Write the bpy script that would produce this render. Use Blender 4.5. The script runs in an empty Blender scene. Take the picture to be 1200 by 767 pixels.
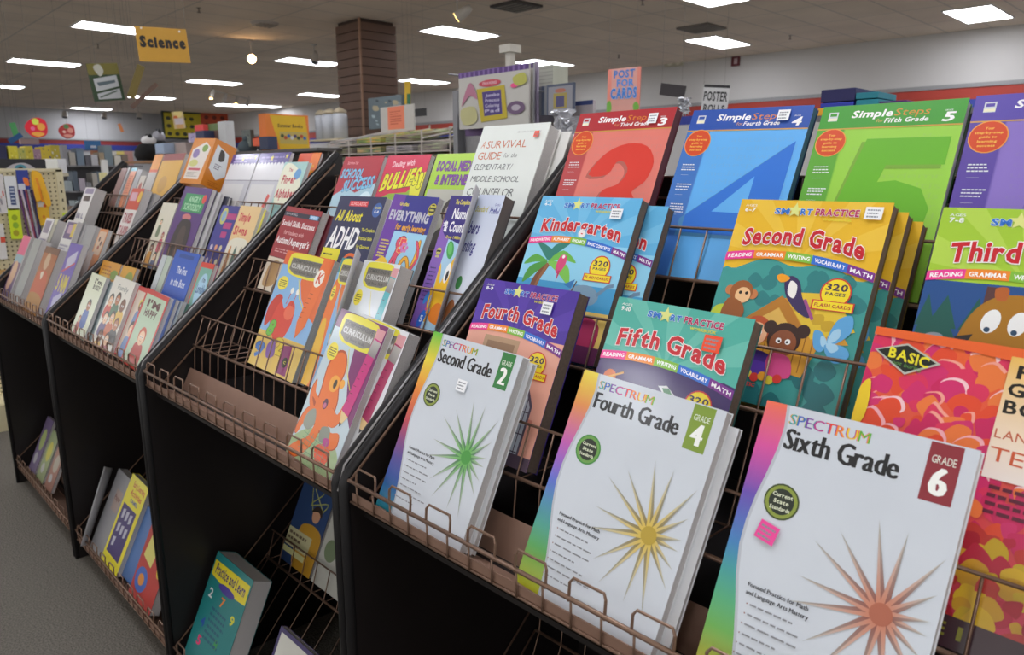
import bpy, bmesh, math, random
from math import sin, cos, pi, radians, atan2, hypot
from mathutils import Vector, Matrix, Euler
random.seed(7)
sc = bpy.context.scene
COL = bpy.context.collection

# ------------------------------------------------------------------ camera
CX, CY, CZ, YAW, PITCH, ROLL, FPX = 1.0434, -0.5867, 1.4075, 0.7979, 0.2067, -0.003, 862.73
F = Vector((-sin(YAW)*cos(PITCH), cos(YAW)*cos(PITCH), -sin(PITCH)))
R0 = Vector((cos(YAW), sin(YAW), 0)); U0 = R0.cross(F)
RR = R0*cos(ROLL)+U0*sin(ROLL); UU = -R0*sin(ROLL)+U0*cos(ROLL)
cam = bpy.data.cameras.new('camera'); camo = bpy.data.objects.new('camera', cam); COL.objects.link(camo)
m = Matrix((RR, UU, -F)).transposed().to_4x4(); m.translation = Vector((CX, CY, CZ)); camo.matrix_world = m
cam.sensor_width = 36; cam.lens = FPX/1200*36; cam.clip_start = .02
cam.dof.use_dof = True; cam.dof.focus_distance = 1.25; cam.dof.aperture_fstop = 8.5
sc.camera = camo
# ------------------------------------------------------------------ world, exposure
wd = bpy.data.worlds.new('world'); sc.world = wd; wd.use_nodes = True
wd.node_tree.nodes['Background'].inputs[0].default_value = (.62, .61, .60, 1)
wd.node_tree.nodes['Background'].inputs[1].default_value = 2.0
sc.view_settings.view_transform = 'Standard'; sc.view_settings.look = 'None'
sc.view_settings.exposure = -0.1; sc.view_settings.gamma = 1.0
PANEL_EMIT = 20.0

def at(px, py, X=None, Y=None, Z=None):
    "point where the sight line through a photograph pixel meets a world plane"
    d = F + RR*((px-600)/FPX) - UU*((py-383.5)/FPX); C = Vector((CX, CY, CZ))
    t = (X-C.x)/d.x if X is not None else (Y-C.y)/d.y if Y is not None else (Z-C.z)/d.z
    return C + d*t

# ------------------------------------------------------------------ materials
def lin(c):
    if isinstance(c, (tuple, list)): return tuple(c[:3])
    c = c.lstrip('#')
    if len(c) == 3: c = ''.join(k*2 for k in c)
    o = []
    for i in (0, 2, 4):
        v = int(c[i:i+2], 16)/255; o.append(v/12.92 if v <= .04045 else ((v+.055)/1.055)**2.4)
    return tuple(o)
MATS = {}
def mat(name, col, rough=.5, metal=0, noise=.08, scale=30, bump=0, emit=None, es=1, alpha=1, spec=.5, trans=0):
    if name in MATS: return MATS[name]
    M = bpy.data.materials.new(name); M.use_nodes = True; nt = M.node_tree; b = nt.nodes['Principled BSDF']
    c = lin(col)
    tc = nt.nodes.new('ShaderNodeTexCoord'); nz = nt.nodes.new('ShaderNodeTexNoise'); nz.inputs['Scale'].default_value = scale
    nt.links.new(tc.outputs['Object'], nz.inputs['Vector'])
    mx = nt.nodes.new('ShaderNodeMix'); mx.data_type = 'RGBA'
    mx.inputs[6].default_value = (*[v*(1-noise) for v in c], 1); mx.inputs[7].default_value = (*[min(1, v*(1+noise)) for v in c], 1)
    nt.links.new(nz.outputs['Fac'], mx.inputs[0]); nt.links.new(mx.outputs[2], b.inputs['Base Color'])
    b.inputs['Roughness'].default_value = rough; b.inputs['Metallic'].default_value = metal
    b.inputs['Specular IOR Level'].default_value = spec; b.inputs['Transmission Weight'].default_value = trans; b.inputs['Alpha'].default_value = alpha
    if bump:
        bp = nt.nodes.new('ShaderNodeBump'); bp.inputs['Strength'].default_value = bump; bp.inputs['Distance'].default_value = .01
        nt.links.new(nz.outputs['Fac'], bp.inputs['Height']); nt.links.new(bp.outputs[0], b.inputs['Normal'])
    if emit: b.inputs['Emission Color'].default_value = (*lin(emit), 1); b.inputs['Emission Strength'].default_value = es
    MATS[name] = M; return M
def print_mat(name, rough, coat):
    M = bpy.data.materials.new(name); M.use_nodes = True; nt = M.node_tree; b = nt.nodes['Principled BSDF']
    a = nt.nodes.new('ShaderNodeAttribute'); a.attribute_name = 'ink'
    nz = nt.nodes.new('ShaderNodeTexNoise'); nz.inputs['Scale'].default_value = 14
    tc = nt.nodes.new('ShaderNodeTexCoord'); nt.links.new(tc.outputs['Object'], nz.inputs['Vector'])
    rp = nt.nodes.new('ShaderNodeMapRange'); rp.inputs[3].default_value = .93; rp.inputs[4].default_value = 1.03
    nt.links.new(nz.outputs['Fac'], rp.inputs[0])
    vm = nt.nodes.new('ShaderNodeVectorMath'); vm.operation = 'SCALE'
    nt.links.new(a.outputs['Color'], vm.inputs[0]); nt.links.new(rp.outputs[0], vm.inputs['Scale']); nt.links.new(vm.outputs[0], b.inputs['Base Color'])
    b.inputs['Roughness'].default_value = rough; b.inputs['Coat Weight'].default_value = coat; b.inputs['Coat Roughness'].default_value = .12
    bp = nt.nodes.new('ShaderNodeBump'); bp.inputs['Strength'].default_value = .12; bp.inputs['Distance'].default_value = .01
    n2 = nt.nodes.new('ShaderNodeTexNoise'); n2.inputs['Scale'].default_value = 5
    nt.links.new(tc.outputs['Object'], n2.inputs['Vector']); nt.links.new(n2.outputs['Fac'], bp.inputs['Height'])
    nt.links.new(bp.outputs[0], b.inputs['Normal']); nt.links.new(bp.outputs[0], b.inputs['Coat Normal'])
    return M
M_PRINT = print_mat('glossy printed cover', .35, .55); M_CARD = print_mat('matte printed card', .6, .08)
M_PRINT_SOFT = print_mat('satin printed cover', .45, .2)
M_BLACK = mat('black laminate', '#1b1717', .42, noise=.2, scale=8, spec=.35)
M_TRIM = mat('black rubber edging', '#131214', .45, spec=.35)
M_WIRE = mat('brown coated wire', '#7c6252', .38, .45)
M_TRAY = mat('brown painted steel tray', '#8f7161', .5, .2)
M_STEEL = mat('brushed steel strip', '#8d8a8a', .35, .8)
M_PAGES = None
def pages_mat():
    M = bpy.data.materials.new('paper page edges'); M.use_nodes = True; nt = M.node_tree; b = nt.nodes['Principled BSDF']
    tc = nt.nodes.new('ShaderNodeTexCoord'); w = nt.nodes.new('ShaderNodeTexWave'); w.wave_type = 'BANDS'; w.bands_direction = 'Y'
    w.inputs['Scale'].default_value = 180; w.inputs['Distortion'].default_value = 3; w.inputs['Detail'].default_value = 2
    nt.links.new(tc.outputs['Object'], w.inputs['Vector'])
    mx = nt.nodes.new('ShaderNodeMix'); mx.data_type = 'RGBA'
    mx.inputs[6].default_value = (*lin('#a5a19f'), 1); mx.inputs[7].default_value = (*lin('#d2d0d0'), 1)
    nt.links.new(w.outputs['Fac'], mx.inputs[0]); nt.links.new(mx.outputs[2], b.inputs['Base Color']); b.inputs['Roughness'].default_value = .8
    return M
M_PAGES = pages_mat()
M_DPAGES = mat('shade-darkened page edges', '#6a5a50', .85, noise=.25, scale=200)  # shade on the right-hand page sides is put into this brown

# ------------------------------------------------------------------ mesh helpers
class MB:
    def __init__(s): s.v = []; s.f = []
    def add(s, vs, fs):
        n = len(s.v); s.v += [tuple(v) for v in vs]; s.f += [tuple(i+n for i in f) for f in fs]
    def box(s, x0, y0, z0, x1, y1, z1):
        s.add([(x, y, z) for z in (z0, z1) for y in (y0, y1) for x in (x0, x1)],
              [(0, 2, 3, 1), (4, 5, 7, 6), (0, 1, 5, 4), (2, 6, 7, 3), (0, 4, 6, 2), (1, 3, 7, 5)])
    def tube(s, pts, r, n=6):
        pts = [Vector(p) for p in pts]; rings = []; ref = None
        for i, p in enumerate(pts):
            d = (pts[min(i+1, len(pts)-1)]-pts[max(i-1, 0)]).normalized()
            if ref is None: ref = Vector((0, 0, 1)) if abs(d.z) < .9 else Vector((1, 0, 0))
            a = (ref - d*ref.dot(d)).normalized(); b = d.cross(a); ref = a
            rings.append([p+(a*cos(2*pi*k/n)+b*sin(2*pi*k/n))*r for k in range(n)])
        vs = [v for q in rings for v in q]; fs = []
        for i in range(len(pts)-1):
            for k in range(n): fs.append((i*n+k, i*n+(k+1) % n, (i+1)*n+(k+1) % n, (i+1)*n+k))
        fs += [tuple(range(n-1, -1, -1)), tuple((len(pts)-1)*n+k for k in range(n))]
        s.add(vs, fs)
    def prism(s, poly, axis, a, b):
        n = len(poly)
        mk = {'X': lambda p, t: (t, p[0], p[1]), 'Y': lambda p, t: (p[0], t, p[1]), 'Z': lambda p, t: (p[0], p[1], t)}[axis]
        vs = [mk(p, a) for p in poly]+[mk(p, b) for p in poly]
        s.add(vs, [tuple(range(n)), tuple(range(2*n-1, n-1, -1))]+[(i, n+i, n+(i+1) % n, (i+1) % n) for i in range(n)])
    def lathe(s, prof, n=20, c=(0, 0, 0)):
        vs = [(c[0]+r*cos(2*pi*k/n), c[1]+r*sin(2*pi*k/n), c[2]+z) for r, z in prof for k in range(n)]
        fs = [(i*n+k, i*n+(k+1) % n, (i+1)*n+(k+1) % n, (i+1)*n+k) for i in range(len(prof)-1) for k in range(n)]
        fs += [tuple(range(n-1, -1, -1)), tuple((len(prof)-1)*n+k for k in range(n))]
        s.add(vs, fs)
    def mesh(s, name, mt):
        me = bpy.data.meshes.new(name); me.from_pydata(s.v, [], s.f); me.validate()
        bm = bmesh.new(); bm.from_mesh(me); bmesh.ops.recalc_face_normals(bm, faces=bm.faces); bm.to_mesh(me); bm.free()
        me.materials.append(mt); return me
    def build(s, name, mt, parent=None, smooth=False, bevel=0, kind=None):
        o = bpy.data.objects.new(name, s.mesh(name, mt)); COL.objects.link(o)
        if parent: o.parent = parent
        if smooth:
            for p in o.data.polygons: p.use_smooth = True
        if bevel:
            b = o.modifiers.new('bevel', 'BEVEL'); b.width = bevel; b.segments = 2; b.limit_method = 'ANGLE'
        if kind: o['kind'] = kind
        return o
def thing(name, label, cat, loc=(0, 0, 0), rot=(0, 0, 0), group=None):
    o = bpy.data.objects.new(name, None); COL.objects.link(o); o.location = loc; o.rotation_euler = rot; o.empty_display_size = .05
    o['label'] = label; o['category'] = cat
    if group: o['group'] = group
    return o
def tag(o, label, cat, group=None):
    o['label'] = label; o['category'] = cat
    if group: o['group'] = group
    return o
def boxpart(name, mt, parent, *a, bevel=0):
    b = MB(); b.box(*a); return b.build(name, mt, parent, bevel=bevel)
def copy_tree(o, parent=None):
    c = o.copy(); COL.objects.link(c); c.parent = parent
    for ch in o.children: copy_tree(ch, c)
    return c

# ------------------------------------------------------------------ glyphs (flat print lettering)
CH = ''.join(chr(i) for i in range(33, 127)) + '•©'
OFFS = {'r': 0, 'b': .028, 'o': .07, 'h': .042, 'm': .036}
GL = {}
def make_glyphs():
    tmp = []
    for st, of in OFFS.items():
        for c in CH:
            cu = bpy.data.curves.new('g', 'FONT'); cu.body = c; cu.size = 1; cu.offset = of; cu.resolution_u = 2; cu.fill_mode = 'FRONT'
            o = bpy.data.objects.new('g', cu); COL.objects.link(o); tmp.append((st, c, o))
    dg = bpy.context.evaluated_depsgraph_get(); dg.update()
    for st, c, o in tmp:
        me = o.evaluated_get(dg).to_mesh()
        GL[st, c] = ([(v.co.x, v.co.y) for v in me.vertices], [tuple(p.vertices) for p in me.polygons])
        o.evaluated_get(dg).to_mesh_clear()
    for st, c, o in tmp:
        cu = o.data; bpy.data.objects.remove(o); bpy.data.curves.remove(cu)
make_glyphs()
_H = [v[1] for v in GL['r', 'H'][0]]; CAP = max(_H)

def smooth_pts(pts, n=4):
    o = []; L = len(pts)
    for i in range(L):
        p0, p1, p2, p3 = pts[i-1], pts[i], pts[(i+1) % L], pts[(i+2) % L]
        for k in range(n):
            t = k/n
            o.append(tuple(.5*((2*p1[j])+(-p0[j]+p2[j])*t+(2*p0[j]-5*p1[j]+4*p2[j]-p3[j])*t*t+(-p0[j]+3*p1[j]-3*p2[j]+p3[j])*t**3) for j in (0, 1)))
    return o
class Art:
    """flat print: coordinates u 0..1 to the right, v 0..1 downwards; built in the local XZ plane facing -Y"""
    def __init__(s, w, h, step=1.2e-5): s.w = w; s.h = h; s.V = []; s.F = []; s.C = []; s.y = -2e-4; s.step = step
    def lift(s): s.y -= s.step
    def poly(s, pts, col, cols=None):
        n = len(s.V); s.lift()
        for p in pts: s.V.append((min(max(p[0], 0), 1)*s.w, s.y, (1-min(max(p[1], 0), 1))*s.h))
        s.F.append(tuple(range(n, n+len(pts))))
        s.C += [lin(c) for c in cols] if cols else [lin(col)]*len(pts)
    def blob(s, pts, col, n=4): s.poly(smooth_pts(pts, n), col)
    def rect(s, x0, y0, x1, y1, col, c2=None, horiz=False):
        pts = [(x0, y0), (x0, y1), (x1, y1), (x1, y0)]
        s.poly(pts, col, None if c2 is None else ([col, col, c2, c2] if horiz else [col, c2, c2, col]))
    def ell(s, cx, cy, rx, ry=None, col='#fff', n=22, rot=0):
        if ry is None: ry = rx*s.w/s.h
        P = []
        for k in range(n):
            a = 2*pi*k/n; X = rx*cos(a)*s.w; Y = ry*sin(a)*s.h
            P.append((cx+(X*cos(rot)-Y*sin(rot))/s.w, cy+(X*sin(rot)+Y*cos(rot))/s.h))
        s.poly(P, col)
    def strip(s, L, R, cols):
        "quads between two polylines, colour per row"
        n = len(s.V); s.lift()
        for a, b, c in zip(L, R, cols):
            for p in (a, b): s.V.append((min(max(p[0], 0), 1)*s.w, s.y, (1-min(max(p[1], 0), 1))*s.h)); s.C.append(lin(c))
        for i in range(len(L)-1): s.F.append((n+2*i, n+2*i+2, n+2*i+3, n+2*i+1))
    def line(s, pts, wd, col, closed=False):
        P = [(p[0]*s.w, p[1]*s.h) for p in pts]
        if closed: P.append(P[0])
        hw = wd*s.w/2; L = []; R = []
        for i in range(len(P)):
            a = P[max(i-1, 0)]; b = P[min(i+1, len(P)-1)]; dx, dy = b[0]-a[0], b[1]-a[1]; l = hypot(dx, dy) or 1
            nx, ny = -dy/l*hw, dx/l*hw
            L.append(((P[i][0]+nx)/s.w, (P[i][1]+ny)/s.h)); R.append(((P[i][0]-nx)/s.w, (P[i][1]-ny)/s.h))
        s.strip(L, R, [col]*len(P))
    def text(s, t, x, y, w, h, col, st='r', out=None, it=0, arc=0, slope=0, cols=None, ost='o', fat=0):
        "fit text into a box of width w and cap height h, top left x,y"
        gx = []; cur = 0
        for c in t:
            if c == ' ' or ('r', c) not in GL or not GL['r', c][0]: cur += .3; gx.append(None); continue
            xs = [v[0] for v in GL['r', c][0]]; gx.append(cur-min(xs)); cur += max(xs)-min(xs)+.07+2*OFFS[st]
        tw = max(cur-.07-2*OFFS[st], .01); fx = w/tw; fy = h/CAP
        for pas in ((ost, out), (st, col)):
            if pas[1] is None: continue
            s.lift(); s.lift()
            for i, (c, g) in enumerate([(c_, g_) for sh in ((0,) if not fat or pas[1] is not col else (-fat, -fat/2, 0, fat/2, fat)) for c_, g_ in [(None, 0)]+[(q1, None if q2 is None else q2+sh) for q1, q2 in zip(t, gx)]]):
                if c is None: s.lift(); continue
                if g is None: continue
                vs, fs = GL[pas[0], c]; n = len(s.V); cc = lin(cols[(i-1) % len(cols)]) if (cols and pas[1] is col) else lin(pas[1])
                for vx, vy in vs:
                    q = (vx+g)/tw; yy = y+h-vy*fy-arc*4*q*(1-q)+slope*q; xx = x+(vx+g)*fx+it*vy*fy*s.h/s.w
                    s.V.append((min(max(xx, 0), 1)*s.w, s.y, (1-min(max(yy, 0), 1))*s.h)); s.C.append(cc)
                s.F += [tuple(k+n for k in f) for f in fs]
    def words(s, x, y, w, h, n, col, lead=2.0, seed=1, ragged=.4):
        "illegibly small copy: rows of word-length dashes"
        r = random.Random(seed); s.lift()
        for i in range(n):
            cx = x; end = x+w*(1-ragged*r.random()); yy = y+i*h*lead
            while cx < end:
                l = min(w*r.uniform(.08, .2), end-cx+.01); k = len(s.V)
                for px, py in ((cx, yy), (cx, yy+h), (cx+l, yy+h), (cx+l, yy)):
                    s.V.append((min(px, 1)*s.w, s.y, (1-min(py, 1))*s.h)); s.C.append(lin(col))
                s.F.append((k, k+1, k+2, k+3)); cx += l+w*.035
    def build(s, name, parent, mt=None, loc=(0, 0, 0), rot=(0, 0, 0)):
        me = bpy.data.meshes.new(name); me.from_pydata(s.V, [], s.F)
        at_ = me.color_attributes.new('ink', 'FLOAT_COLOR', 'POINT')
        at_.data.foreach_set('color', [k for c in s.C for k in (*c, 1)])
        me.materials.append(mt or M_PRINT)
        o = bpy.data.objects.new(name, me); COL.objects.link(o); o.parent = parent; o.location = loc; o.rotation_euler = rot
        return o
def sticker(parent, w, h, u, v, sw, sh, col='#eef0f2', rot=0, txt=None):
    a = Art(sw, sh); a.rect(0, 0, 1, 1, col); a.words(.12, .2, .75, .12, 3, '#8a8f96' if txt is None else txt, 2.2, ragged=.2)
    a.build('price_sticker', parent, M_CARD, (u*w, -.0034, (1-v)*h), (0, rot, 0))

# ================================================================== structure
def struct(name, b, mt, **k):
    o = b.build(name, mt, **k); o['kind'] = 'structure'; return o
def carpet():
    M = mat('dark grey carpet', '#6c6861', .95, noise=.6, scale=150, bump=.5, spec=.1); return M
def ceil_mat():
    M = bpy.data.materials.new('ceiling tiles'); M.use_nodes = True; nt = M.node_tree; b = nt.nodes['Principled BSDF']
    tc = nt.nodes.new('ShaderNodeTexCoord'); br = nt.nodes.new('ShaderNodeTexBrick'); br.offset = 0
    br.inputs['Scale'].default_value = 1; br.inputs['Brick Width'].default_value = .61; br.inputs['Row Height'].default_value = 1.22
    br.inputs['Mortar Size'].default_value = .012; br.inputs['Color1'].default_value = (*lin('#eadccb'), 1); br.inputs['Color2'].default_value = (*lin('#e2d4c3'), 1)
    br.inputs['Mortar'].default_value = (*lin('#c4bcb2'), 1)
    nz = nt.nodes.new('ShaderNodeTexNoise'); nz.inputs['Scale'].default_value = 1.1; nz.inputs['Detail'].default_value = 6
    nt.links.new(tc.outputs['Object'], br.inputs['Vector']); nt.links.new(tc.outputs['Object'], nz.inputs['Vector'])
    rp = nt.nodes.new('ShaderNodeMapRange'); rp.inputs[3].default_value = .8; rp.inputs[4].default_value = 1.15; nt.links.new(nz.outputs['Fac'], rp.inputs[0])
    vm = nt.nodes.new('ShaderNodeVectorMath'); vm.operation = 'SCALE'
    nt.links.new(br.outputs['Color'], vm.inputs[0]); nt.links.new(rp.outputs[0], vm.inputs['Scale']); nt.links.new(vm.outputs[0], b.inputs['Base Color'])
    b.inputs['Roughness'].default_value = .9; return M
CEIL = 3.6
b = MB(); b.box(-29.5, -7, -.1, 6, 15, 0); struct('floor', b, carpet())
b = MB(); b.box(-29.5, -7, CEIL, 6, 15, CEIL+.1); struct('ceiling', b, ceil_mat())
M_WALL = mat('painted light grey wall', '#c2c0be', .8, noise=.03, scale=2)
# back wall, turned a little, with cap strip and two painted bands
A0 = Vector((-24.4, 12.0, CEIL)); A1 = Vector((-2.03, 13.28, CEIL))
wd_ = (A1-A0).normalized(); wn = Vector((-wd_.y, wd_.x, 0)); W0 = A0-wd_*6; W1 = A1+wd_*9
def wallbox(name, z0, z1, th, mt, P0, P1, nrm, kind='structure'):
    b = MB(); q = [P0-nrm*th, P1-nrm*th, P1+nrm*.1, P0+nrm*.1]
    b.prism([(p.x, p.y) for p in q], 'Z', z0, z1); o = b.build(name, mt); o['kind'] = kind; return o
wallbox('wall_back', 0, CEIL, 0, M_WALL, W0, W1, wn)
M_RED = mat('painted red band', '#a8392c', .6, noise=.04); M_BLUE = mat('painted blue band', '#31409a', .6, noise=.04); M_GREY = mat('grey chair rail', '#8f8f90', .5)
def zw(px, py):
    d = F + RR*((px-600)/FPX) - UU*((py-383.5)/FPX); C = Vector((CX, CY, CZ)); t = (A0-C).dot(wn)/d.dot(wn); return (C+d*t).z
z1, z2, z3, z4 = zw(1199, 93), zw(1199, 98), zw(1199, 112.5), zw(1199, 126)
wallbox('trim_1', z2, z1, .03, M_GREY, W0, W1, wn); wallbox('trim_2', z3, z2, .012, M_RED, W0, W1, wn); wallbox('trim_3', z4, z3, .012, M_BLUE, W0, W1, wn)
LX = -28.6
lw0, lw1, ln = Vector((LX, -7, 0)), Vector((LX, 15, 0)), Vector((-1, 0, 0))
wallbox('wall_left', 0, CEIL, 0, mat('painted grey wall', '#b0b0b2', .8, noise=.03, scale=2), lw0, lw1, ln)
zl = lambda py: at(60, py, X=LX).z
wallbox('trim_4', zl(168.5), zl(163.5), .05, mat('painted dark red band', '#8c3030', .6), lw0, lw1, ln)
wallbox('trim_5', zl(175), zl(168.5), .05, M_BLUE, lw0, lw1, ln)
wallbox('trim_6', zl(163.5), zl(162), .08, M_GREY, lw0, lw1, ln)
# walls towards -Y and +X left out so world light brightens the ceiling
# square pillar clad in brown slat boards
PX0, PX1, PY0, PY1 = -9.17, -8.53, 5.70, 6.34
b = MB(); b.box(PX0+.03, PY0+.03, 0, PX1-.03, PY1-.03, CEIL); pil = b.build('pillar', mat('dark groove backing', '#3a2a22', .8)); pil['kind'] = 'structure'
slat = MB(); slat.box(0, 0, 0, PX1-PX0, PY1-PY0, .112); sm = slat.mesh('slat_board', mat('brown slatwall board', '#5d4335', .6, noise=.25, scale=5))
z = .02
while z < CEIL-.1:
    o = bpy.data.objects.new('slat_board', sm); COL.objects.link(o); o.parent = pil; o.location = (PX0, PY0, z); z += .122
b = MB(); b.box(PX1-.02, PY0-.008, 0, PX1+.008, PY0+.02, CEIL); b.build('corner_strip', mat('light wood corner strip', '#8d6a52', .5), pil)

# ================================================================== ceiling lights
M_TUBE = mat('lit prismatic diffuser', '#ffffff', .5, noise=0, emit='#f6f8ff', es=PANEL_EMIT)
M_FRAME = mat('white light frame', '#c9c6c2', .5)
GR = 'ceiling lights in the drop ceiling'
base = None
def ceiling_light(x, y, label):
    global base
    if base is None:
        base = t = thing('ceiling_light', label, 'light', (x, y, CEIL), group=GR)
        b = MB()
        for a in ((-.31, -.61, -.31+.02, .61), (.29, -.61, .31, .61), (-.29, -.61, .29, -.59), (-.29, .59, .29, .61)): b.box(a[0], a[1], -.02, a[2], a[3], 0)
        b.build('frame', M_FRAME, t); boxpart('diffuser', M_TUBE, t, -.29, -.59, -.012, .29, .59, 0)
        return
    t = copy_tree(base); t.location = (x, y, CEIL); t['label'] = label
for px, py, lb in ((1147, 16, 'bright ceiling light near the upper right corner, above the grey wall'), (539, 38, 'bright ceiling light between brown pillar and pale warm spotlight'),
    (140, 33, 'ceiling light partly behind the yellow hanging sign'), (842, 49, 'ceiling light above the black hanging plate, nearer the back wall'),
    (826, -6, 'ceiling light cut off by the top edge of the photo'), (52, 73, 'long ceiling light left of the hanging book covers'), (-6, 100, 'ceiling light cut off by the left edge of the photo'),
    (251, 96, 'ceiling light below the glowing warm spotlight'), (362, 72, 'ceiling light just left of the brown pillar, behind a grey spotlight'), (376, 111, 'ceiling light low beside the left face of the brown pillar'),
    (178, 114, 'ceiling light right behind the hanging book covers'), (107, 127, 'farthest low ceiling light above the two apple ornaments'), (275, 123, 'small far ceiling light left of the pair above the red bulletin board'),
    (306, 124, 'small far ceiling light right of the pair, above the yellow book display box'), (497, 95, 'ceiling light just right of the brown pillar'), (638, 74, 'ceiling light above the activity pads and white post')):
    P = at(px, py, Z=CEIL); ceiling_light(P.x, P.y, lb)
for k_, (x, y) in enumerate(((-7.2, 3.4), (-2.8, 3.4), (1.7, 3.4), (-.2, 7.5), (-11.7, -.6), (-7.2, -.6), (-3.6, -.3), (-.2, .1), (2.6, -.6), (-16.3, -.6), (-21, -.6), (-7.2, -4.4), (-2.8, -4.4), (1.7, -4.4), (2, 11.3), (2.5, 7.5))):
    ceiling_light(x, y, 'ceiling light outside the frame, ' + ('above the aisle behind the third rack', 'above the aisle behind the second rack', 'above the aisle behind the nearest rack', 'near the back wall at right', 'far left over the front aisle', 'over the front aisle past the last rack', 'over the front of the third rack', 'over the nearest rack', 'right of the camera over the front aisle', 'farther left over the front aisle', 'farthest left over the front aisle', 'behind the camera, leftmost', 'behind the camera, middle', 'behind the camera, rightmost', 'at the far right back corner', 'right of the nearest rack, towards the back')[k_])

# ================================================================== display racks
W = .969; H1 = .919; H2 = 1.462; DD = .62; TB = .4262
A = {2: (.142, .960), 3: (.295, 1.098), 4: (.449, 1.236), 5: (.600, 1.372)}   # shelf bars; lip bars above
LIP = {2: (.170, 1.036), 3: (.325, 1.178), 4: (.480, 1.318)}
def rack_proto():
    t = thing('display_rack', 'x', 'display rack', (0, 0, 0), group='black wire display racks in one row')
    prof = [(.012, 0), (.012, H1-.004), (DD, H2), (DD+.01, H2), (DD+.01, 0)]
    for x0, x1 in ((.022, .040), (W-.001, W+.017)):
        b = MB(); b.prism(prof, 'X', x0, x1); sp = b.build('side_panel', M_BLACK, t)
        b = MB(); xm = (x0+x1)/2; b.tube([(xm, .012, .0), (xm, .011, H1-.02), (xm, .018, H1-.004), (xm, .03, H1+.010), (xm, DD, H2+.002)], .0105, 8)
        b.build('edge_trim', M_TRIM, sp, smooth=True)
        b = MB(); b.lathe([(.0045, 0), (.0045, .002), (.002, .003)], 10); r = b.build('rivet', M_STEEL, sp); r.location = (xm, .012, H1-.035); r.rotation_euler = (pi/2+.2, 0, 0)
    b = MB(); b.tube([(.0195, .006, H1-.03), (.0195, .02, H1+.012), (.0195, DD, H2+.012)], .0022, 6); b.build('steel_strip', M_STEEL, t)
    boxpart('back_panel', M_BLACK, t, .04, DD-.012, .06, W-.001, DD+.008, 1.40)
    boxpart('kick_plate', M_BLACK, t, .04, .10, 0, W-.001, .115, .075)
    boxpart('underside_panel', M_BLACK, t, .04, .04, H1-.08, W-.001, DD-.012, H1-.072)
    xs, xe = .046, W-.006
    # tray
    for nm, z0, y0 in (('upper_tray', H1, 0.0), ('lower_tray', .122, 0.0)):
        b = MB()
        pr = [(.016+y0, z0-.045), (.016+y0, z0-.028), (.018+y0, z0-.028), (.018+y0, z0-.043), (.098+y0, z0-.080), (.128+y0, z0-.018), (.130+y0, z0-.019), (.099+y0, z0-.083)]
        b.prism(pr, 'X', xs, xe); tr = b.build(nm, M_TRAY, t)
        rail = MB(); rail.tube([(xs-.004, .013+y0, z0-.006), (xe+.004, .013+y0, z0-.006)], .0032, 8)
        rail.tube([(xs-.004, .015+y0, z0-.044), (xe+.004, .015+y0, z0-.044)], .0025, 6)
        n = 20
        for i in range(n): x = xs+.02+(xe-xs-.04)*i/(n-1); rail.tube([(x, .013+y0, z0-.044), (x, .0125+y0, z0-.006)], .0017, 5)
        rl = rail.build('front_rail', M_WIRE, tr, smooth=True)
        hb = MB(); hw = .027
        hb.tube([(-hw, 0, -.006), (-hw, .002, .018), (-hw+.004, .004, .024), (hw-.004, .004, .024), (hw, .002, .018), (hw, 0, -.006)], .0020, 6)
        hm = hb.mesh('hoop', M_WIRE)
        for i in range(10):
            o = bpy.data.objects.new('hoop', hm); COL.objects.link(o); o.parent = tr; o.location = (xs+.045+(xe-xs-.09)*i/9, .013+y0, z0-.004)
            o.matrix_parent_inverse = Matrix.Identity(4)
    # wire fences
    def fence(nm, b0, bar, lip, floor_from, n=19):
        b = MB(); f = b
        f.tube([(xs, *bar), (xe, *bar)], .0034, 6); f.tube([(xs, *lip), (xe, *lip)], .0024, 6)
        f.tube([(xs, *b0), (xe, *b0)], .002, 6)
        for i in range(n):
            x = xs+.012+(xe-xs-.024)*i/(n-1)
            f.tube([(x, *floor_from), (x, *b0), (x, bar[0]-.001, bar[1]), (x, *lip)], .0017, 5)
        return b.build(nm, M_WIRE, t, smooth=True)
    fence('wire_fence', (.134, H1-.03), A[2], LIP[2], (.132, H1-.06))
    fence('wire_fence', (.236, .955), A[3], LIP[3], (A[2][0], A[2][1]-.003))
    fence('wire_fence', (.389, 1.093), A[4], LIP[4], (A[3][0], A[3][1]-.003))
    fence('wire_fence', (.540, 1.231), (.590, 1.36), (.597, 1.40), (A[4][0], A[4][1]-.003))
    fence('wire_fence', (.118, .080), (.298, .282), (.322, .362), (.10, .05), 15)
    fence('wire_fence', (.392, .275), (.455, .43), (.462, .504), (.298, .279), 15)
    for x in (xs, xe):
        b = MB(); b.tube([(x, .013, H1-.006), (x, .60, 1.435)], .0026, 6); b.tube([(x, .05, H1-.05), (x, .60, 1.372)], .0026, 6); b.build('side_wire', M_WIRE, t, smooth=True)
        b = MB(); b.tube([(x, .013, .116), (x, .462, .504)], .0024, 6); b.tube([(x, .08, .09), (x, .455, .43)], .0024, 6); b.build('side_wire', M_WIRE, t, smooth=True)
    b = MB(); b.box(.04, DD+.008, .0, W-.001, DD+.06, 1.385); b.build('rear_panel', M_BLACK, t)
    return t
r0 = rack_proto(); r0['label'] = 'nearest black display rack, holding the white starburst workbooks'
for k, lb in ((1, 'black display rack with octopus workbooks and bare wire pockets, second from the camera'), (2, 'black display rack with the orange box on top, third from the camera'), (3, 'farthest black display rack, at the left end of the row')):
    c = copy_tree(r0); c.location = (-W*k, 0, 0); c['label'] = lb

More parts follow.
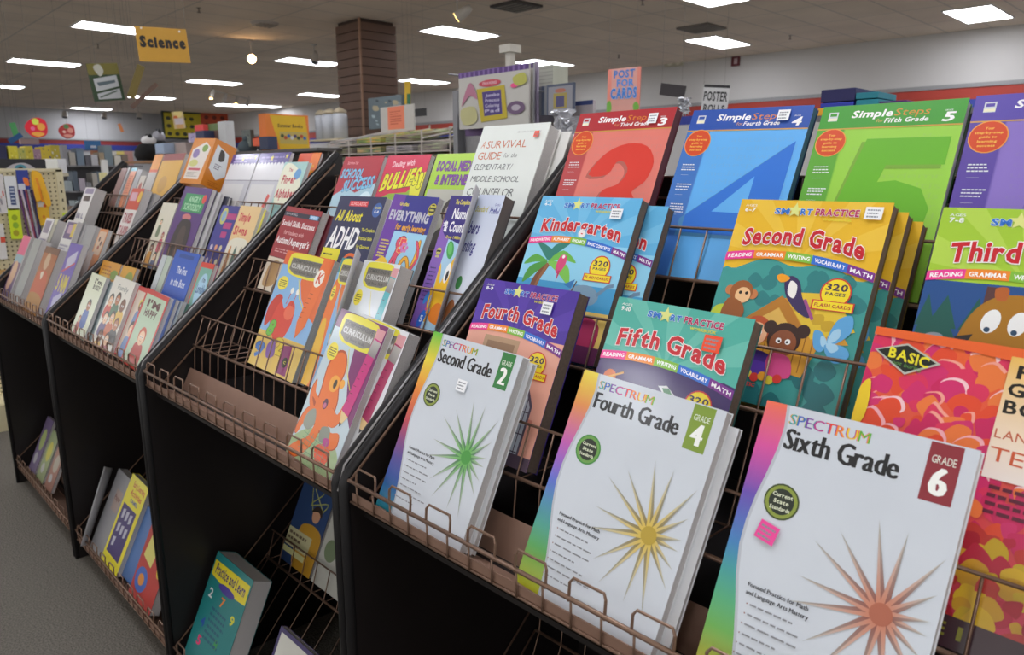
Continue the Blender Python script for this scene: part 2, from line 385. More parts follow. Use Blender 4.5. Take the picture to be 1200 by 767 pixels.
# ================================================================== books
TIER = {'t1': (.045, .885), 't2': (.150, .968), 't3': (.300, 1.105), 't4': (.452, 1.24), 'b1': (.03, .10), 'b2': (.31, .30)}
def book(label, tier, x0, w, top, bot, t, art=None, cat='book', group=None, off=0, pages=None, spine='#888888', cover=None, tilt=TB, rot=0, hard=False, dx=0, mt=None, stick=None, name='book', step=1.2e-5, edge=None):
    y0, z0 = TIER[tier]; sx, cx = sin(TB), cos(TB)
    h = top-bot
    base = Vector((x0, y0+bot*sx+off*cx, z0+bot*cx-off*sx))
    th = thing(name, label, cat, base, (-tilt, rot, 0), group)
    g = .0008 if not hard else .0022; ins = .0015 if not hard else .003
    mtc = mt or M_PRINT
    c = Art(w, h); c.V = []; 
    # cover shell: front, spine, back as one bent sheet, coloured by its own print
    b = MB()
    r = min(t*.25, .003)
    out = [(w, 0), (r, 0), (r*.3, r*.3), (0, r), (0, t-r), (r*.3, t-r*.3), (r, t), (w, t)]
    inn = [(w, t-g), (r, t-g), (g, t-r), (g, r), (r, g), (w, g)]
    b.prism([(p[0], p[1]) for p in out+inn], 'Z', 0, h)
    me = b.mesh('cover', mtc); at_ = me.color_attributes.new('ink', 'FLOAT_COLOR', 'POINT'); sc_ = lin(spine); fc = lin(cover or spine)
    dat = []
    for v in me.vertices: dat += [*(fc if v.co.x > w*.5 else sc_), 1]
    at_.data.foreach_set('color', dat)
    o = bpy.data.objects.new('cover', me); COL.objects.link(o); o.parent = th
    boxpart('pages', pages or M_PAGES, th, g*1.2, g*1.1, ins, w-ins, t-g*1.1, h-ins)
    if art:
        a = Art(w, h, step); art(a); a.build('cover_print', th, mtc)
    if stick: sticker(th, w, h, *stick)
    return th
RAIN = ['#e8452f', '#f08a24', '#e7c52c', '#5fae3a', '#2fa6a8', '#3b62c0', '#7a3fa0', '#c03a8c']
def burst(a, cx, cy, R, col, dark, n=16, rot=.1):
    for k in range(n):
        an = rot+2*pi*k/n+(.04 if k % 2 else -.03); L = R*(1 if k % 2 else .93)
        if cos(an) > 0: L = min(L, (.975-cx)/cos(an))
        ca, sa = cos(an), sin(an); q = a.w/a.h
        tip = (cx+L*ca, cy+L*sa*q); ce = (cx+ca*R*.05, cy+sa*R*.05*q); hw = R*.052
        bl = (ce[0]-sa*hw, ce[1]+ca*hw*q); br = (ce[0]+sa*hw, ce[1]-ca*hw*q)
        a.poly([bl, ce, tip], dark, [dark, dark, '#a8aca4']); a.poly([ce, br, tip], col, [col, col, '#c0c4bc'])
    a.ell(cx, cy, R*.12, col=tuple((p+q_)/2 for p, q_ in zip(lin(col), lin(dark))))
def starburst_cover(word, num, tagc, col, dark, grad, seal, sealt):
    def f(a):
        a.rect(0, 0, 1, 1, '#cdd4dc')
        vs = [0, .08, .16, .25, .34, .43, .52, .62, .72, .82, .91, 1]; ws = [.115, .13, .125, .105, .08, .065, .065, .09, .13, .165, .19, .2]
        gc = []
        G = [lin(g) for g in grad]
        for v in vs:
            q = v*(len(G)-1); i = min(int(q), len(G)-2); tt = q-i; gc.append(tuple(G[i][j]*(1-tt)+G[i+1][j]*tt for j in range(3)))
        a.strip([(0, v) for v in vs], [(w_, v) for w_, v in zip(ws, vs)], gc)
        a.strip([(w_-.004, v) for w_, v in zip(ws, vs)], [(w_+.012, v) for w_, v in zip(ws, vs)], ['#b8bec6']*len(vs))
        a.text('SPECTRUM', .145, .028, .40, .036, '#c33', 'r', cols=RAIN, fat=.035)
        a.text(word, .15, .080, .6 if len(word) > 11 else .55, .072, '#1c1c1e', 'r', fat=.045)
        a.rect(.805, 0.005, .94, .19, tagc); a.text('GRADE', .822, .045, .10, .024, '#e8eee0', 'r'); a.text(num, .84, .082, .062, .085, '#f4f6f0', 'r', fat=.06)
        a.ell(.215, .335, .092, col=sealt); a.ell(.215, .335, .083, col=seal); a.ell(.215, .335, .066, col='#1f2a1c')
        for i, w_ in enumerate(('Current', 'State', 'Standards')): a.text(w_, .215-.052*(1, .75, 1)[i], .306+.023*i, .104*(1, .75, 1)[i], .013, '#dfe6c8', 'b')
        burst(a, .78, .565, .42, col, dark)
        a.text('Focused Practice for Math', .165, .63, .31, .0145, '#3a3c40', 'r', fat=.03); a.text('and Language Arts Mastery', .165, .657, .32, .0145, '#3a3c40', 'r', fat=.03)
        for i in range(7): a.ell(.185, .7015+.0335*i, .004, col='#9a6a60', n=6); a.words(.2, .699+.0335*i, .24+.05*(i % 3), .0055, 1, '#8d8f94', seed=i+3)
    return f
HR = ('#ee3d96', '#f08b2c', '#84bf3f', '#2e6fd0', '#7b2f8e')
def ribbon(a, words, y0=.285, rise=.05, x0=0, x1=1):
    n = len(words); xs = [0, .2, .42, .60, .83, 1] if words[0] == 'READING' else [0, .24, .44, .60, .86, 1]
    yy = lambda u: y0-rise*4*u*(1-u)*.9+.045*u
    for i, w_ in enumerate(words):
        P = [xs[i]+(xs[i+1]-xs[i])*k/6 for k in range(7)]
        a.strip([(p, yy(p)) for p in P], [(p, yy(p)+.042) for p in P], [HR[i]]*7)
    for i, w_ in enumerate(words):
        q0, q1 = xs[i]+.02, xs[i+1]-.015
        a.text(w_, q0, yy(q0)+.012, q1-q0, .018, '#ffffff', 'b', slope=yy(q1)-yy(q0))
def star5(a, cx, cy, r, col):
    q = a.w/a.h; P = []
    for k in range(10):
        rr = r if k % 2 == 0 else r*.45; an = -pi/2+pi*k/5; P.append((cx+rr*cos(an), cy+rr*sin(an)*q))
    a.poly(P, col)
def practice_cover(title, ages, bg, ray, scene, words=('READING', 'GRAMMAR', 'WRITING', 'VOCABULARY', 'MATH')):
    def f(a):
        a.rect(0, 0, 1, 1, bg)
        for k in range(11):
            an = pi+pi*(k+.2)/11; a.poly([(.5, .3), (.5+1.2*cos(an), .3+.9*sin(an)), (.5+1.2*cos(an+.14), .3+.9*sin(an+.14))], ray)
        scene(a)
        a.text('AGES', .045, .028, .085, .011, '#f2f6f4', 'r'); a.text(ages, .05, .046, .075, .02, '#f2f6f4', 'b')
        a.text('SM', .27, .045, .095, .028, '#2f74cc', 'h', '#e9f3fa'); star5(a, .405, .052, .055, '#dfe48a'); a.text('RT', .445, .045, .075, .028, '#2f74cc', 'h', '#e9f3fa')
        a.text('PRACTICE', .545, .043, .27, .030, '#b9205a', 'h', '#e9f3fa'); a.text('WORKBOOK', .60, .086, .18, .013, '#e0d838', 'b')
        ribbon(a, words)
        a.text(title, .10, .16, .80, .08, '#c9202c', 'm', '#f6f0ee', arc=.03, slope=.03)
        a.ell(.80, .435, .095, col='#d23a3a'); a.ell(.80, .435, .086, col='#f2dc2c'); a.rect(.67, .475, .93, .52, '#d23a3a'); a.rect(.68, .479, .92, .516, '#f2dc2c')
        a.text('320', .735, .395, .13, .03, '#3a2c50', 'b'); a.text('PAGES', .74, .435, .12, .014, '#3a2c50', 'b'); a.text('FLASH CARDS', .69, .490, .22, .015, '#b5303a', 'b')
        a.text('SCHOLASTIC', .2, .905, .25, .018, '#d8403a', 'b')
    return f
def face(a, x, y, r, skin, hair, hk=1.15):
    a.ell(x, y-r*.12, r*hk, r*hk*a.w/a.h*1.0, hair); a.ell(x, y+r*.08, r*.92, col=skin)
    a.ell(x-r*.32, y-r*.02, r*.2, col='#f6f6f6', n=10); a.ell(x+r*.32, y-r*.02, r*.2, col='#f6f6f6', n=10)
    a.ell(x-r*.28, y, r*.09, col='#222', n=8); a.ell(x+r*.28, y, r*.09, col='#222', n=8)
    a.line([(x-r*.25, y+r*.32), (x, y+r*.38), (x+r*.25, y+r*.32)], .006, '#8a3030')
def leaves(a, pts, col, r=.05):
    for x, y in pts:
        a.blob([(x-r, y), (x-r*.4, y-r*.7), (x+r*.3, y-r*.6), (x+r, y), (x+r*.4, y+r*.6), (x-r*.4, y+r*.6)], col, 3)
def sc_hut(a):
    a.blob([(-.02, .42), (.1, .36), (.3, .30), (.5, .33), (.7, .31), (.9, .37), (1.02, .42), (1.02, 1.02), (-.02, 1.02)], '#3f9a94')
    r = random.Random(3)
    leaves(a, [(r.uniform(.15, .95), r.uniform(.36, .62)) for _ in range(26)], '#2d7f80', .055); leaves(a, [(r.uniform(.2, .95), r.uniform(.78, .98)) for _ in range(22)], '#2a7377', .07)
    a.blob([(.0, .60), (.08, .55), (.2, .58), (.27, .66), (.22, .78), (.0, .8)], '#c6d63c')
    for _ in range(14): x, y = r.uniform(.01, .22), r.uniform(.6, .75); a.ell(x, y, .008, col='#2d6b52', n=6)
    a.poly([(.28, .62), (.52, .47), (.9, .62), (.95, .66), (.78, .68), (.72, .84), (.3, .8)], '#d49a34')
    for k in range(9): a.line([(.34+.05*k, .64), (.34+.05*k, .82)], .007, '#9a6420')
    a.poly([(.48, .455), (.80, .44), (.97, .60), (.72, .66), (.52, .50)], '#e3c23a')
    for k in range(5): a.blob([(.55+.07*k, .5+.025*k), (.62+.07*k, .49+.025*k), (.63+.07*k, .53+.025*k), (.57+.07*k, .54+.025*k)], '#c9a42c', 3)
    a.poly([(.22, .63), (.47, .475), (.52, .50), (.70, .655), (.64, .67), (.47, .53), (.27, .66)], '#b87a2a'); a.poly([(.31, .62), (.47, .535), (.6, .64)], '#e2b65a')
    # monkey
    a.ell(.1, .475, .034, col='#c57c4a'); a.ell(.27, .485, .034, col='#c57c4a'); a.ell(.185, .48, .082, col='#9b5a2c'); a.ell(.2, .495, .055, col='#eec08c'); a.blob([(.1, .52), (.2, .53), (.24, .58), (.2, .63), (.08, .64)], '#9b5a2c')
    for x in (.18, .225): a.ell(x, .483, .012, col='#231a14', n=8)
    # toucan
    a.blob([(.46, .40), (.50, .375), (.56, .40), (.60, .47), (.68, .56), (.6, .545), (.5, .48)], '#3c2f5e'); a.blob([(.5, .40), (.55, .42), (.55, .48), (.5, .46)], '#f2f0ea'); a.blob([(.4, .385), (.43, .37), (.49, .385), (.47, .405), (.43, .41)], '#f0a024'); a.line([(.62, .48), (.7, .57)], .02, '#a0508c')
    # children
    face(a, .36, .665, .085, '#f3bd94', '#c2552c'); face(a, .555, .69, .095, '#8f5234', '#3a2420')
    for x in (.45, .665): a.ell(x, .63, .045, col='#3a2420', n=14)
    a.blob([(.28, .76), (.48, .76), (.52, .86), (.3, .88)], '#4a2c86'); a.blob([(.49, .755), (.62, .76), (.65, .85), (.5, .85)], '#d8508c')
    a.poly([(.3, .79), (.48, .80), (.5, .88), (.3, .87)], '#5a36a0')
    # butterfly
    for p in ([(.82, .66), (.85, .56), (.93, .53), (.95, .60), (.88, .66)], [(.82, .67), (.78, .62), (.73, .62), (.75, .69), (.8, .71)], [(.82, .67), (.93, .67), (.97, .71), (.9, .75), (.83, .71)]): a.blob(p, '#5fa8dc'); a.blob([((x-.83)*.5+.83, (y-.66)*.5+.66) for x, y in p], '#a8d4ee')
    for k in range(7): a.ell(.28+.05*k, .865+.012*(k % 2), .03, col=('#d8403a', '#e8a030', '#e0d040')[k % 3], n=10)
def sc_forest(a):
    a.rect(0, .32, 1, 1, '#24508c')
    for x, s in ((.04, .8), (.14, 1), (.3, .9), (.46, .7)):
        for k in range(4): a.poly([(x-.08*s-.02*k, .52+.06*k), (x, .38+.07*k), (x+.08*s+.02*k, .52+.06*k)], '#1f5a52')
        a.rect(x-.012, .7, x+.012, .82, '#3a2a22')
    a.line([(.35, .33), (.34, .7)], .05, '#5a3a3a')
    a.blob([(.0, .7), (.2, .62), (.5, .66), (.6, 1.02), (0, 1.02)], '#2a6a44')
    a.blob([(.20, .72), (.25, .50), (.34, .39), (.48, .355), (.66, .38), (.80, .5), (.86, 1.0), (.2, 1.0)], '#a87420')
    a.blob([(.38, .38), (.37, .335), (.43, .33), (.43, .38)], '#b4602c'); a.blob([(.27, .56), (.38, .61), (.6, .59), (.62, .63), (.45, .67), (.3, .62)], '#d8ae2c')
    for x in (.38, .51): a.ell(x, .47, .045, .05, '#eef0ee', rot=.2); a.ell(x-.01, .505, .016, col='#2c4a66', n=10)
    a.poly([(.22, .55), (.31, .53), (.27, .60)], '#2c2a2c')
    a.blob([(.04, .60), (.08, .55), (.16, .55), (.19, .61), (.22, .64), (.22, .72), (.04, .70)], '#8e98a0'); a.ell(.12, .585, .06, .02, '#2c2f33')
    for x in (.10, .145): a.ell(x, .58, .02, col='#f4f4f4', n=10)
def sc_beach(a):
    a.rect(0, .30, 1, .6, '#8fd0ec'); a.rect(0, .55, 1, .74, '#3f9ed0'); a.rect(0, .70, 1, 1, '#e6c66c')
    a.poly([(.0, .62), (.3, .60), (.5, .64), (.6, .7), (0, .74)], '#d8b862')
    a.line([(.17, .66), (.2, .55), (.27, .44)], .07, '#7a4a30'); a.line([(.2, .66), (.23, .54), (.28, .44)], .03, '#93603c')
    for p, c in (([(.27, .43), (.12, .39), (.02, .46), (.14, .44)], '#5aa846'), ([(.27, .43), (.4, .35), (.56, .42), (.42, .41)], '#6cb84a'), ([(.27, .42), (.14, .34), (.1, .30), (.3, .36)], '#2f7f72'), ([(.27, .43), (.48, .44), (.55, .56), (.42, .50)], '#7cc450'), ([(.27, .43), (.1, .47), (.06, .58), (.16, .52)], '#4a9a42'), ([(.25, .42), (.3, .32), (.46, .29), (.36, .36)], '#2f7f72')): a.blob(p, c)
    a.blob([(.38, .40), (.42, .375), (.46, .40), (.45, .46), (.40, .50), (.37, .46)], '#d8487c'); a.ell(.42, .39, .015, col='#f6f0f0', n=8); a.poly([(.4, .48), (.43, .48), (.41, .55)], '#c03868')
    a.blob([(.55, .62), (.62, .56), (.76, .55), (.86, .60), (.82, .66), (.64, .66)], '#7a9cb4'); a.line([(.84, .6), (.92, .54), (.97, .53)], .03, '#6a8ca8')
    a.blob([(.36, .66), (.42, .61), (.56, .60), (.60, .64), (.54, .69)], '#2f6a9a'); a.line([(.58, .64), (.62, .53)], .012, '#553c2c'); a.poly([(.5, .56), (.6, .52), (.58, .58)], '#2f78b8')
    a.blob([(.40, .76), (.5, .72), (.6, .78), (.56, .9), (.42, .88)], '#4aa064'); a.blob([(.6, .74), (.75, .72), (.95, .78), (.9, .98), (.6, .98)], '#b83a62')
    a.blob([(.44, .79), (.58, .78), (.56, .83), (.46, .83)], '#e8c64a'); a.blob([(.2, .78), (.34, .74), (.36, .86), (.22, .9)], '#342a34'); a.rect(.3, .9, 1, 1, '#6a3058')
def sc_castle(a):
    a.rect(0, .30, 1, 1, '#e6a894')
    r = random.Random(5)
    for _ in range(8): x, y = r.uniform(.02, .9), r.uniform(.42, .9); a.rect(x, y, x+.07, y+.03, '#d68878')
    a.rect(.2, .33, .58, .47, '#b89878'); a.rect(.24, .36, .54, .47, '#97785c')
    a.poly([(.7, 1), (.7, .66), (.78, .54), (.88, .66), (.88, 1)], '#5c5468'); a.poly([(.72, 1), (.72, .67), (.78, .57), (.86, .67), (.86, 1)], '#bcc8d4')
    for x in (.755, .79, .825): a.line([(x, .6), (x, 1)], .008, '#4c4458')
    for y in (.7, .82, .92): a.line([(.72, y), (.86, y)], .008, '#4c4458')
    a.blob([(.5, .62), (.56, .56), (.62, .60), (.63, .70), (.52, .72)], '#d84fa0'); a.blob([(.54, .68), (.6, .64), (.68, .67), (.66, .75), (.58, .77), (.52, .73)], '#eda43a')
    for x in (.59, .64): a.ell(x, .70, .02, col='#f7f7e8', n=10); a.ell(x, .70, .008, col='#222', n=6)
    a.blob([(.46, .78), (.54, .74), (.66, .77), (.68, .9), (.6, .97), (.48, .95)], '#4a2c6a'); a.blob([(.48, .73), (.52, .71), (.54, .78), (.48, .8)], '#7fa848'); a.rect(0, .93, 1, 1, '#5a4c5c')
def sc_space(a):
    a.blob([(-.1, .36), (.3, .30), (.7, .32), (1.1, .38), (1.1, 1.1), (-.1, 1.1)], '#3a2464')
    r = random.Random(8)
    for _ in range(30): a.ell(r.uniform(.02, .98), r.uniform(.4, .95), .006, col='#e8e8c0', n=6)
    a.ell(.12, .405, .05, col='#d8702c'); a.line([(.03, .43), (.12, .405), (.22, .37)], .014, '#e8b05a')
    a.ell(.22, .55, .19, col='#9fc0dc'); a.ell(.2, .53, .16, col='#c4d8ea'); a.ell(.25, .51, .02, col='#2c3440', n=8)
    a.poly([(.5, .39), (.56, .38), (.74, .47), (.70, .52)], '#d8dcdc'); a.poly([(.53, .395), (.58, .39), (.63, .43), (.58, .44)], '#4a8a5a'); a.line([(.5, .56), (.62, .48)], .01, '#b8b4cc'); a.line([(.45, .52), (.7, .53)], .008, '#b8b4cc')
    a.blob([(.3, .68), (.5, .64), (.7, .7), (.66, .86), (.4, .88)], '#57b09a')
def steps_cover(grade, num, head, body, dk, numc, colb):
    def f(a):
        a.rect(0, 0, 1, 1, body); 
        r = random.Random(len(grade))
        for i in range(10):
            t = ''.join(r.choice('speedMultigrammathwords ') for _ in range(11)); a.text(t, .3 if i else .42, .17+.05*i, .66 if i else .5, .03, tuple(c*.90+.03 for c in lin(body)), 'r')
        a.rect(.0, .13, .20, 1, dk); a.rect(.2, .13, .215, 1, dk, body, True)
        sh = tuple(c*.62 for c in lin(body))
        if num == '3':
            C = [(.30, .42), (.42, .28), (.62, .22), (.82, .24), (.93, .34), (.90, .46), (.80, .53), (.92, .62), (.95, .76), (.84, .88), (.6, .93), (.36, .88), (.3, .78), (.5, .76), (.6, .8), (.72, .74), (.66, .64), (.5, .60), (.5, .52), (.64, .48), (.70, .40), (.64, .34), (.56, .34), (.5, .42)]
            a.blob([(x-.025, y+.016) for x, y in C], sh, 3); a.blob(C, numc, 3)
        elif num == '4':
            a.poly([(.9, .22), (.9, .64), (1, .64), (1, .76), (.9, .76), (.9, .9), (.7, .9), (.7, .76), (.17, .76), (.17, .66)], sh)
            a.poly([(.94, .20), (.94, .62), (1, .62), (1, .74), (.94, .74), (.94, .9), (.72, .9), (.72, .74), (.21, .74), (.21, .64)], numc)
            a.poly([(.70, .40), (.70, .61), (.43, .61)], body)
        elif num == '5':
            a.poly([(.36, .205), (.93, .205), (.93, .35), (.54, .35), (.52, .44), (.62, .43), (.8, .47), (.88, .56), (.84, .8), (.6, .9), (.3, .84), (.3, .72), (.5, .78), (.62, .72), (.66, .58), (.5, .53), (.33, .57), (.26, .56)], sh)
            a.poly([(.39, .19), (.95, .19), (.95, .33), (.57, .33), (.54, .42), (.66, .41), (.84, .45), (.92, .55), (.88, .8), (.62, .9), (.32, .84), (.32, .72), (.52, .77), (.66, .7), (.68, .57), (.52, .52), (.35, .56), (.28, .55)], numc)
        else:
            a.blob([(.4, .55), (.55, .3), (.8, .2), (.9, .3), (.7, .45), (.9, .55), (.9, .8), (.6, .9), (.4, .75)], numc, 3)
        a.rect(0, 0, 1, .128, head); a.rect(0, .126, 1, .133, '#d0a04a')
        a.rect(.06, .035, .13, .085, '#cfd4d8'); a.rect(.07, .042, .12, .058, tuple(lin(head))); a.rect(.062, .068, .128, .082, '#ece8c8')
        a.text('Simple', .235, .034, .285, .036, '#f4f4f4', 'b', it=.22); a.text('Steps', .535, .034, .235, .036, '#d8862e', 'r', it=.22)
        a.text('for', .42, .084, .05, .018, '#d8a060', 'r', it=.2); a.text(grade, .48, .082, .29, .023, '#f0f0f0', 'b', it=.22)
        a.text('GRADE', .87, .052, .05, .008, '#e8e8e8', 'r'); a.text(num, .865, .066, .065, .045, '#f4f4f4', 'b', it=.22)
        a.ell(.125, .205, .115, col='#e8a24a'); a.ell(.125, .205, .108, col='#d44a24')
        for i, t in enumerate(('Your', 'step-by-step', 'guide to', 'learning', 'success')): hw = (.025, .08, .05, .055, .05)[i]; a.text(t, .125-hw, .158+.021*i, hw*2, .011, '#f0c050', 'b')
        for j in range(3): a.words(.05, .335+.12*j, .13, .006, 3 if j < 2 else 4, '#e8ecf0', 2.6, seed=j, ragged=.2); a.rect(.06, .4+.12*j, .13, .4015+.12*j, '#c8ccd8')
    return f
def tiedye_cover(a):
    a.rect(0, 0, 1, 1, '#e8622c', '#d02c5c')
    r = random.Random(12)
    cs = ['#cf2a6a', '#e04a2a', '#c81f5c', '#e8783a', '#d8305a']
    for i in range(26):
        for j in range(12):
            x = .03+.083*j+r.uniform(-.04, .04); y = .03+.038*i+r.uniform(-.02, .02); k = r.uniform(.03, .075)
            if y > .62: c = r.choice(['#c9a81c', '#b81c3c', '#a8142c', '#d8b020', '#c0342c', '#cc9a20'])
            else: c = r.choice(cs)
            pts = [(x+k*cos(2*pi*q/7)*r.uniform(.6, 1.2), y+k*.7*sin(2*pi*q/7)*r.uniform(.6, 1.2)) for q in range(7)]
            if y < .5 and r.random() < .3: a.blob([(x+.01+(p[0]-x)*1.12, y-.004+(p[1]-y)*1.12) for p in pts], r.choice(['#f0b0b8', '#eea090', '#f3c8cc']), 3)
            a.blob(pts, c, 3)
    a.poly([(0, .0), (.46, 0), (.97, 0), (.97, .06), (.4, .035), (.0, .03)], '#e8642c')
    a.blob([(.0, .24), (.04, .2), (.06, .28), (.05, .36), (.0, .36)], '#e8c828')
    # diamond badge
    a.poly([(.02, .085), (.17, .045), (.34, .10), (.19, .16)], '#b8bcb0'); a.poly([(.035, .086), (.17, .052), (.32, .10), (.19, .152)], '#17201a')
    a.text('BASIC', .095, .068, .19, .036, '#e8dc28', 'b', slope=.018); a.text('not boring', .12, .113, .14, .014, '#5f9a4a', 'r', it=.2, slope=.012)
    a.rect(.62, .03, 1, .44, '#e8b95c', '#f0e8e0')
    a.text('FIRST', .66, .058, .3, .042, '#15130f', 'b', slope=.006); a.text('GRADE', .64, .118, .34, .042, '#15130f', 'b', slope=.006); a.text('BOOK', .64, .178, .30, .042, '#15130f', 'b', slope=.006)
    a.text('OF', .78, .243, .05, .018, '#5a5040', 'r'); a.text('LANGUAGE', .63, .276, .35, .03, '#c05a34', 'r', slope=.006); a.text('TESTS', .63, .336, .34, .046, '#cc5a34', 'r', slope=.008)
    a.words(.66, .46, .3, .012, 4, '#5c1430', 2.2, 3)
    a.rect(0, .9, 1, 1, '#3a1c28'); a.text('GRADE 1', .2, .925, .5, .04, '#8a8a2a', 'b')
def gl(bg): return lambda a: a.rect(0, 0, 1, 1, bg)
def cr(a, txts, x=.08, w=.84, y=.1, h=.06, dy=.11, col='#fff', st='b', out=None, **k):
    for i, t in enumerate(txts): a.text(t, x, y+dy*i, w*min(1, len(t)/9+.15), h, col, st, out, **k)
def c_school(a):
    a.rect(0, 0, 1, 1, '#9cc6da', '#b8d2dc'); a.poly([(0, 0), (1, 0), (1, .3), (.55, .42), (.3, .36), (0, .46)], '#b0283a')
    a.text('Survive for', .12, .055, .28, .035, '#e89aa0', 'b'); a.text('SCHOOL', .05, .15, .55, .10, '#7cc2e4', 'h', '#1c4a80', it=.1); a.text('SUCCESS', .2, .29, .72, .12, '#7cc2e4', 'h', '#1c4a80', slope=-.06, it=.1)
    a.blob([(.55, .66), (.62, .62), (.8, .55), (1, .6), (1, .9), (.5, .95)], '#26242c'); a.ell(.52, .64, .12, col='#e8b89c'); a.blob([(.38, .66), (.42, .54), (.56, .5), (.66, .56), (.62, .62), (.5, .6), (.44, .68)], '#5a4234')
    a.blob([(.7, .46), (.85, .40), (.98, .46), (.9, .56), (.75, .54)], '#d8ecf4'); a.blob([(.1, .9), (.3, .8), (.6, .82), (.7, 1), (.1, 1)], '#7a8ca0')
def c_bully(a):
    a.rect(0, 0, 1, 1, '#8fb83c'); a.poly([(0, 0), (1, 0), (1, .22), (.7, .4), (.3, .42), (0, .5)], '#d02850'); a.poly([(.7, .25), (1, .18), (1, .6), (.82, .5)], '#e0dc40')
    a.text('Dealing with', .18, .07, .5, .06, '#f0c8d0', 'b', slope=-.02); a.text('BULLIES', .06, .22, .80, .17, '#e4e22c', 'h', '#1a3a22', slope=-.08, it=.12); a.text('!', .9, .2, .05, .15, '#e4e22c', 'h', '#1a3a22')
    for x, y, s, hc, c in ((.18, .62, '#e8b898', '#503828', '#3c4a6a'), (.35, .6, '#d8a080', '#2c221c', '#2c2a3a'), (.55, .55, '#eab898', '#6a4028', '#b02834'), (.73, .6, '#f0c8a8', '#7a5a3a', '#9ab8d8'), (.88, .66, '#d8a888', '#3a2820', '#e8e8ec')):
        a.blob([(x-.1, y+.1), (x, y+.06), (x+.1, y+.1), (x+.13, y+.4), (x-.13, y+.4)], c); face(a, x, y, .075, s, hc)
def c_social(a):
    a.rect(0, 0, 1, 1, '#a8d03c'); a.text('SOCIAL MEDIA', .1, .08, .86, .09, '#7a3a9a', 'h', '#2c1c50'); a.text('& INTERNET', .15, .22, .8, .09, '#7a3a9a', 'h', '#2c1c50')
    a.rect(.05, .36, .98, .9, '#b8b8ac'); face(a, .35, .58, .14, '#b8a898', '#2c2a2a'); face(a, .72, .58, .15, '#a89c90', '#3a3432', 1.3); a.blob([(.5, .8), (.72, .72), (.95, .8), (.98, 1), (.5, 1)], '#4a4646')
def c_survival(a):
    a.rect(0, 0, 1, 1, '#dadfda'); a.text('SECOND EDITION', .56, .055, .34, .013, '#a8aaa8', 'r')
    a.text('A', .06, .125, .055, .055, '#c87848', 'r', it=.2); a.text('SURVIVAL', .15, .125, .60, .058, '#c06a48', 'r'); a.text('GUIDE', .06, .215, .36, .058, '#c06a48', 'r'); a.text('for the', .46, .225, .2, .035, '#5a5c5c', 'r', it=.25)
    for i, (t, w_) in enumerate((('ELEMENTARY/', .58), ('MIDDLE SCHOOL', .74), ('COUNSELOR', .72))): a.text(t, .06, .31+.095*i, w_, (.045, .045, .06)[i], '#5e6262', 'r', it=.12)
    a.text('John J. Schmidt'.replace('John J. Schmidt', ''), .1, .8, .3, .03, '#555') if False else None
def c_asp(a):
    a.rect(0, 0, 1, 1, '#9c2a34'); a.rect(0, .06, 1, .115, '#26283c'); a.text('SUPPORTING', .05, .075, .32, .025, '#c8c8d0', 'r'); a.rect(.72, .065, .95, .11, '#7ab0dc'); a.text('YES', .76, .072, .14, .03, '#e8f0f8', 'b')
    a.text('Social Skills Success', .04, .165, .9, .06, '#f0e8e8', 'b'); a.text('for Students with', .18, .28, .55, .045, '#e0a8a8', 'b'); a.text("Autism/Asperger's", .04, .36, .92, .075, '#f4eeee', 'b')
    a.words(.1, .5, .75, .012, 2, '#d8a0a0', 2.5, 4); a.rect(0, .60, 1, .61, '#6c1c28'); a.rect(0, .61, 1, 1, '#d8ccb8')
    a.blob([(.1, .72), (.25, .64), (.4, .68), (.42, .9), (.1, .95)], '#b08a58'); face(a, .62, .74, .11, '#d8b090', '#4a382c'); a.blob([(.45, .86), (.62, .82), (.85, .88), (.88, 1), (.42, 1)], '#26384c')
def c_adhd(a):
    a.rect(0, 0, 1, 1, '#242a52'); a.rect(.26, .045, .66, .095, '#d8343c'); a.text('SCHOLASTIC', .29, .055, .34, .03, '#f0b8b8', 'b')
    a.ell(.88, .12, .09, col='#3a62a8'); a.text('GRADES', .82, .09, .12, .018, '#e8d850', 'b'); a.text('K-8', .84, .125, .08, .022, '#e8e8e8', 'b')
    a.text('All About', .06, .14, .55, .095, '#ece030', 'b', it=.12); a.text('ADHD', .04, .30, .62, .19, '#f4f4f4', 'b', it=.14)
    for i, t in enumerate(('The Complete', 'Practical Guide', 'for Classroom')): a.text(t, .70, .29+.075*i, .27, .03, '#dcd648', 'b')
    a.rect(0, .50, .4, 1, '#ece02c'); a.words(.04, .55, .32, .016, 5, '#4a4820', 3.2, 2)
    a.line(smooth_pts([(.5, .62), (.6, .54), (.8, .56), (.85, .64), (.7, .68), (.56, .66)], 4), .04, '#e86a24', True); a.line([(.45, .95), (.6, .8), (.75, .72), (.95, .7)], .035, '#c02860'); a.line([(.5, .7), (.8, .9)], .03, '#3aa05c')
def snake(a, pts, w_, c, c2):
    P = smooth_pts(pts, 5)[:-5]; a.line(P, w_, c2); a.line(P, w_*.7, c)
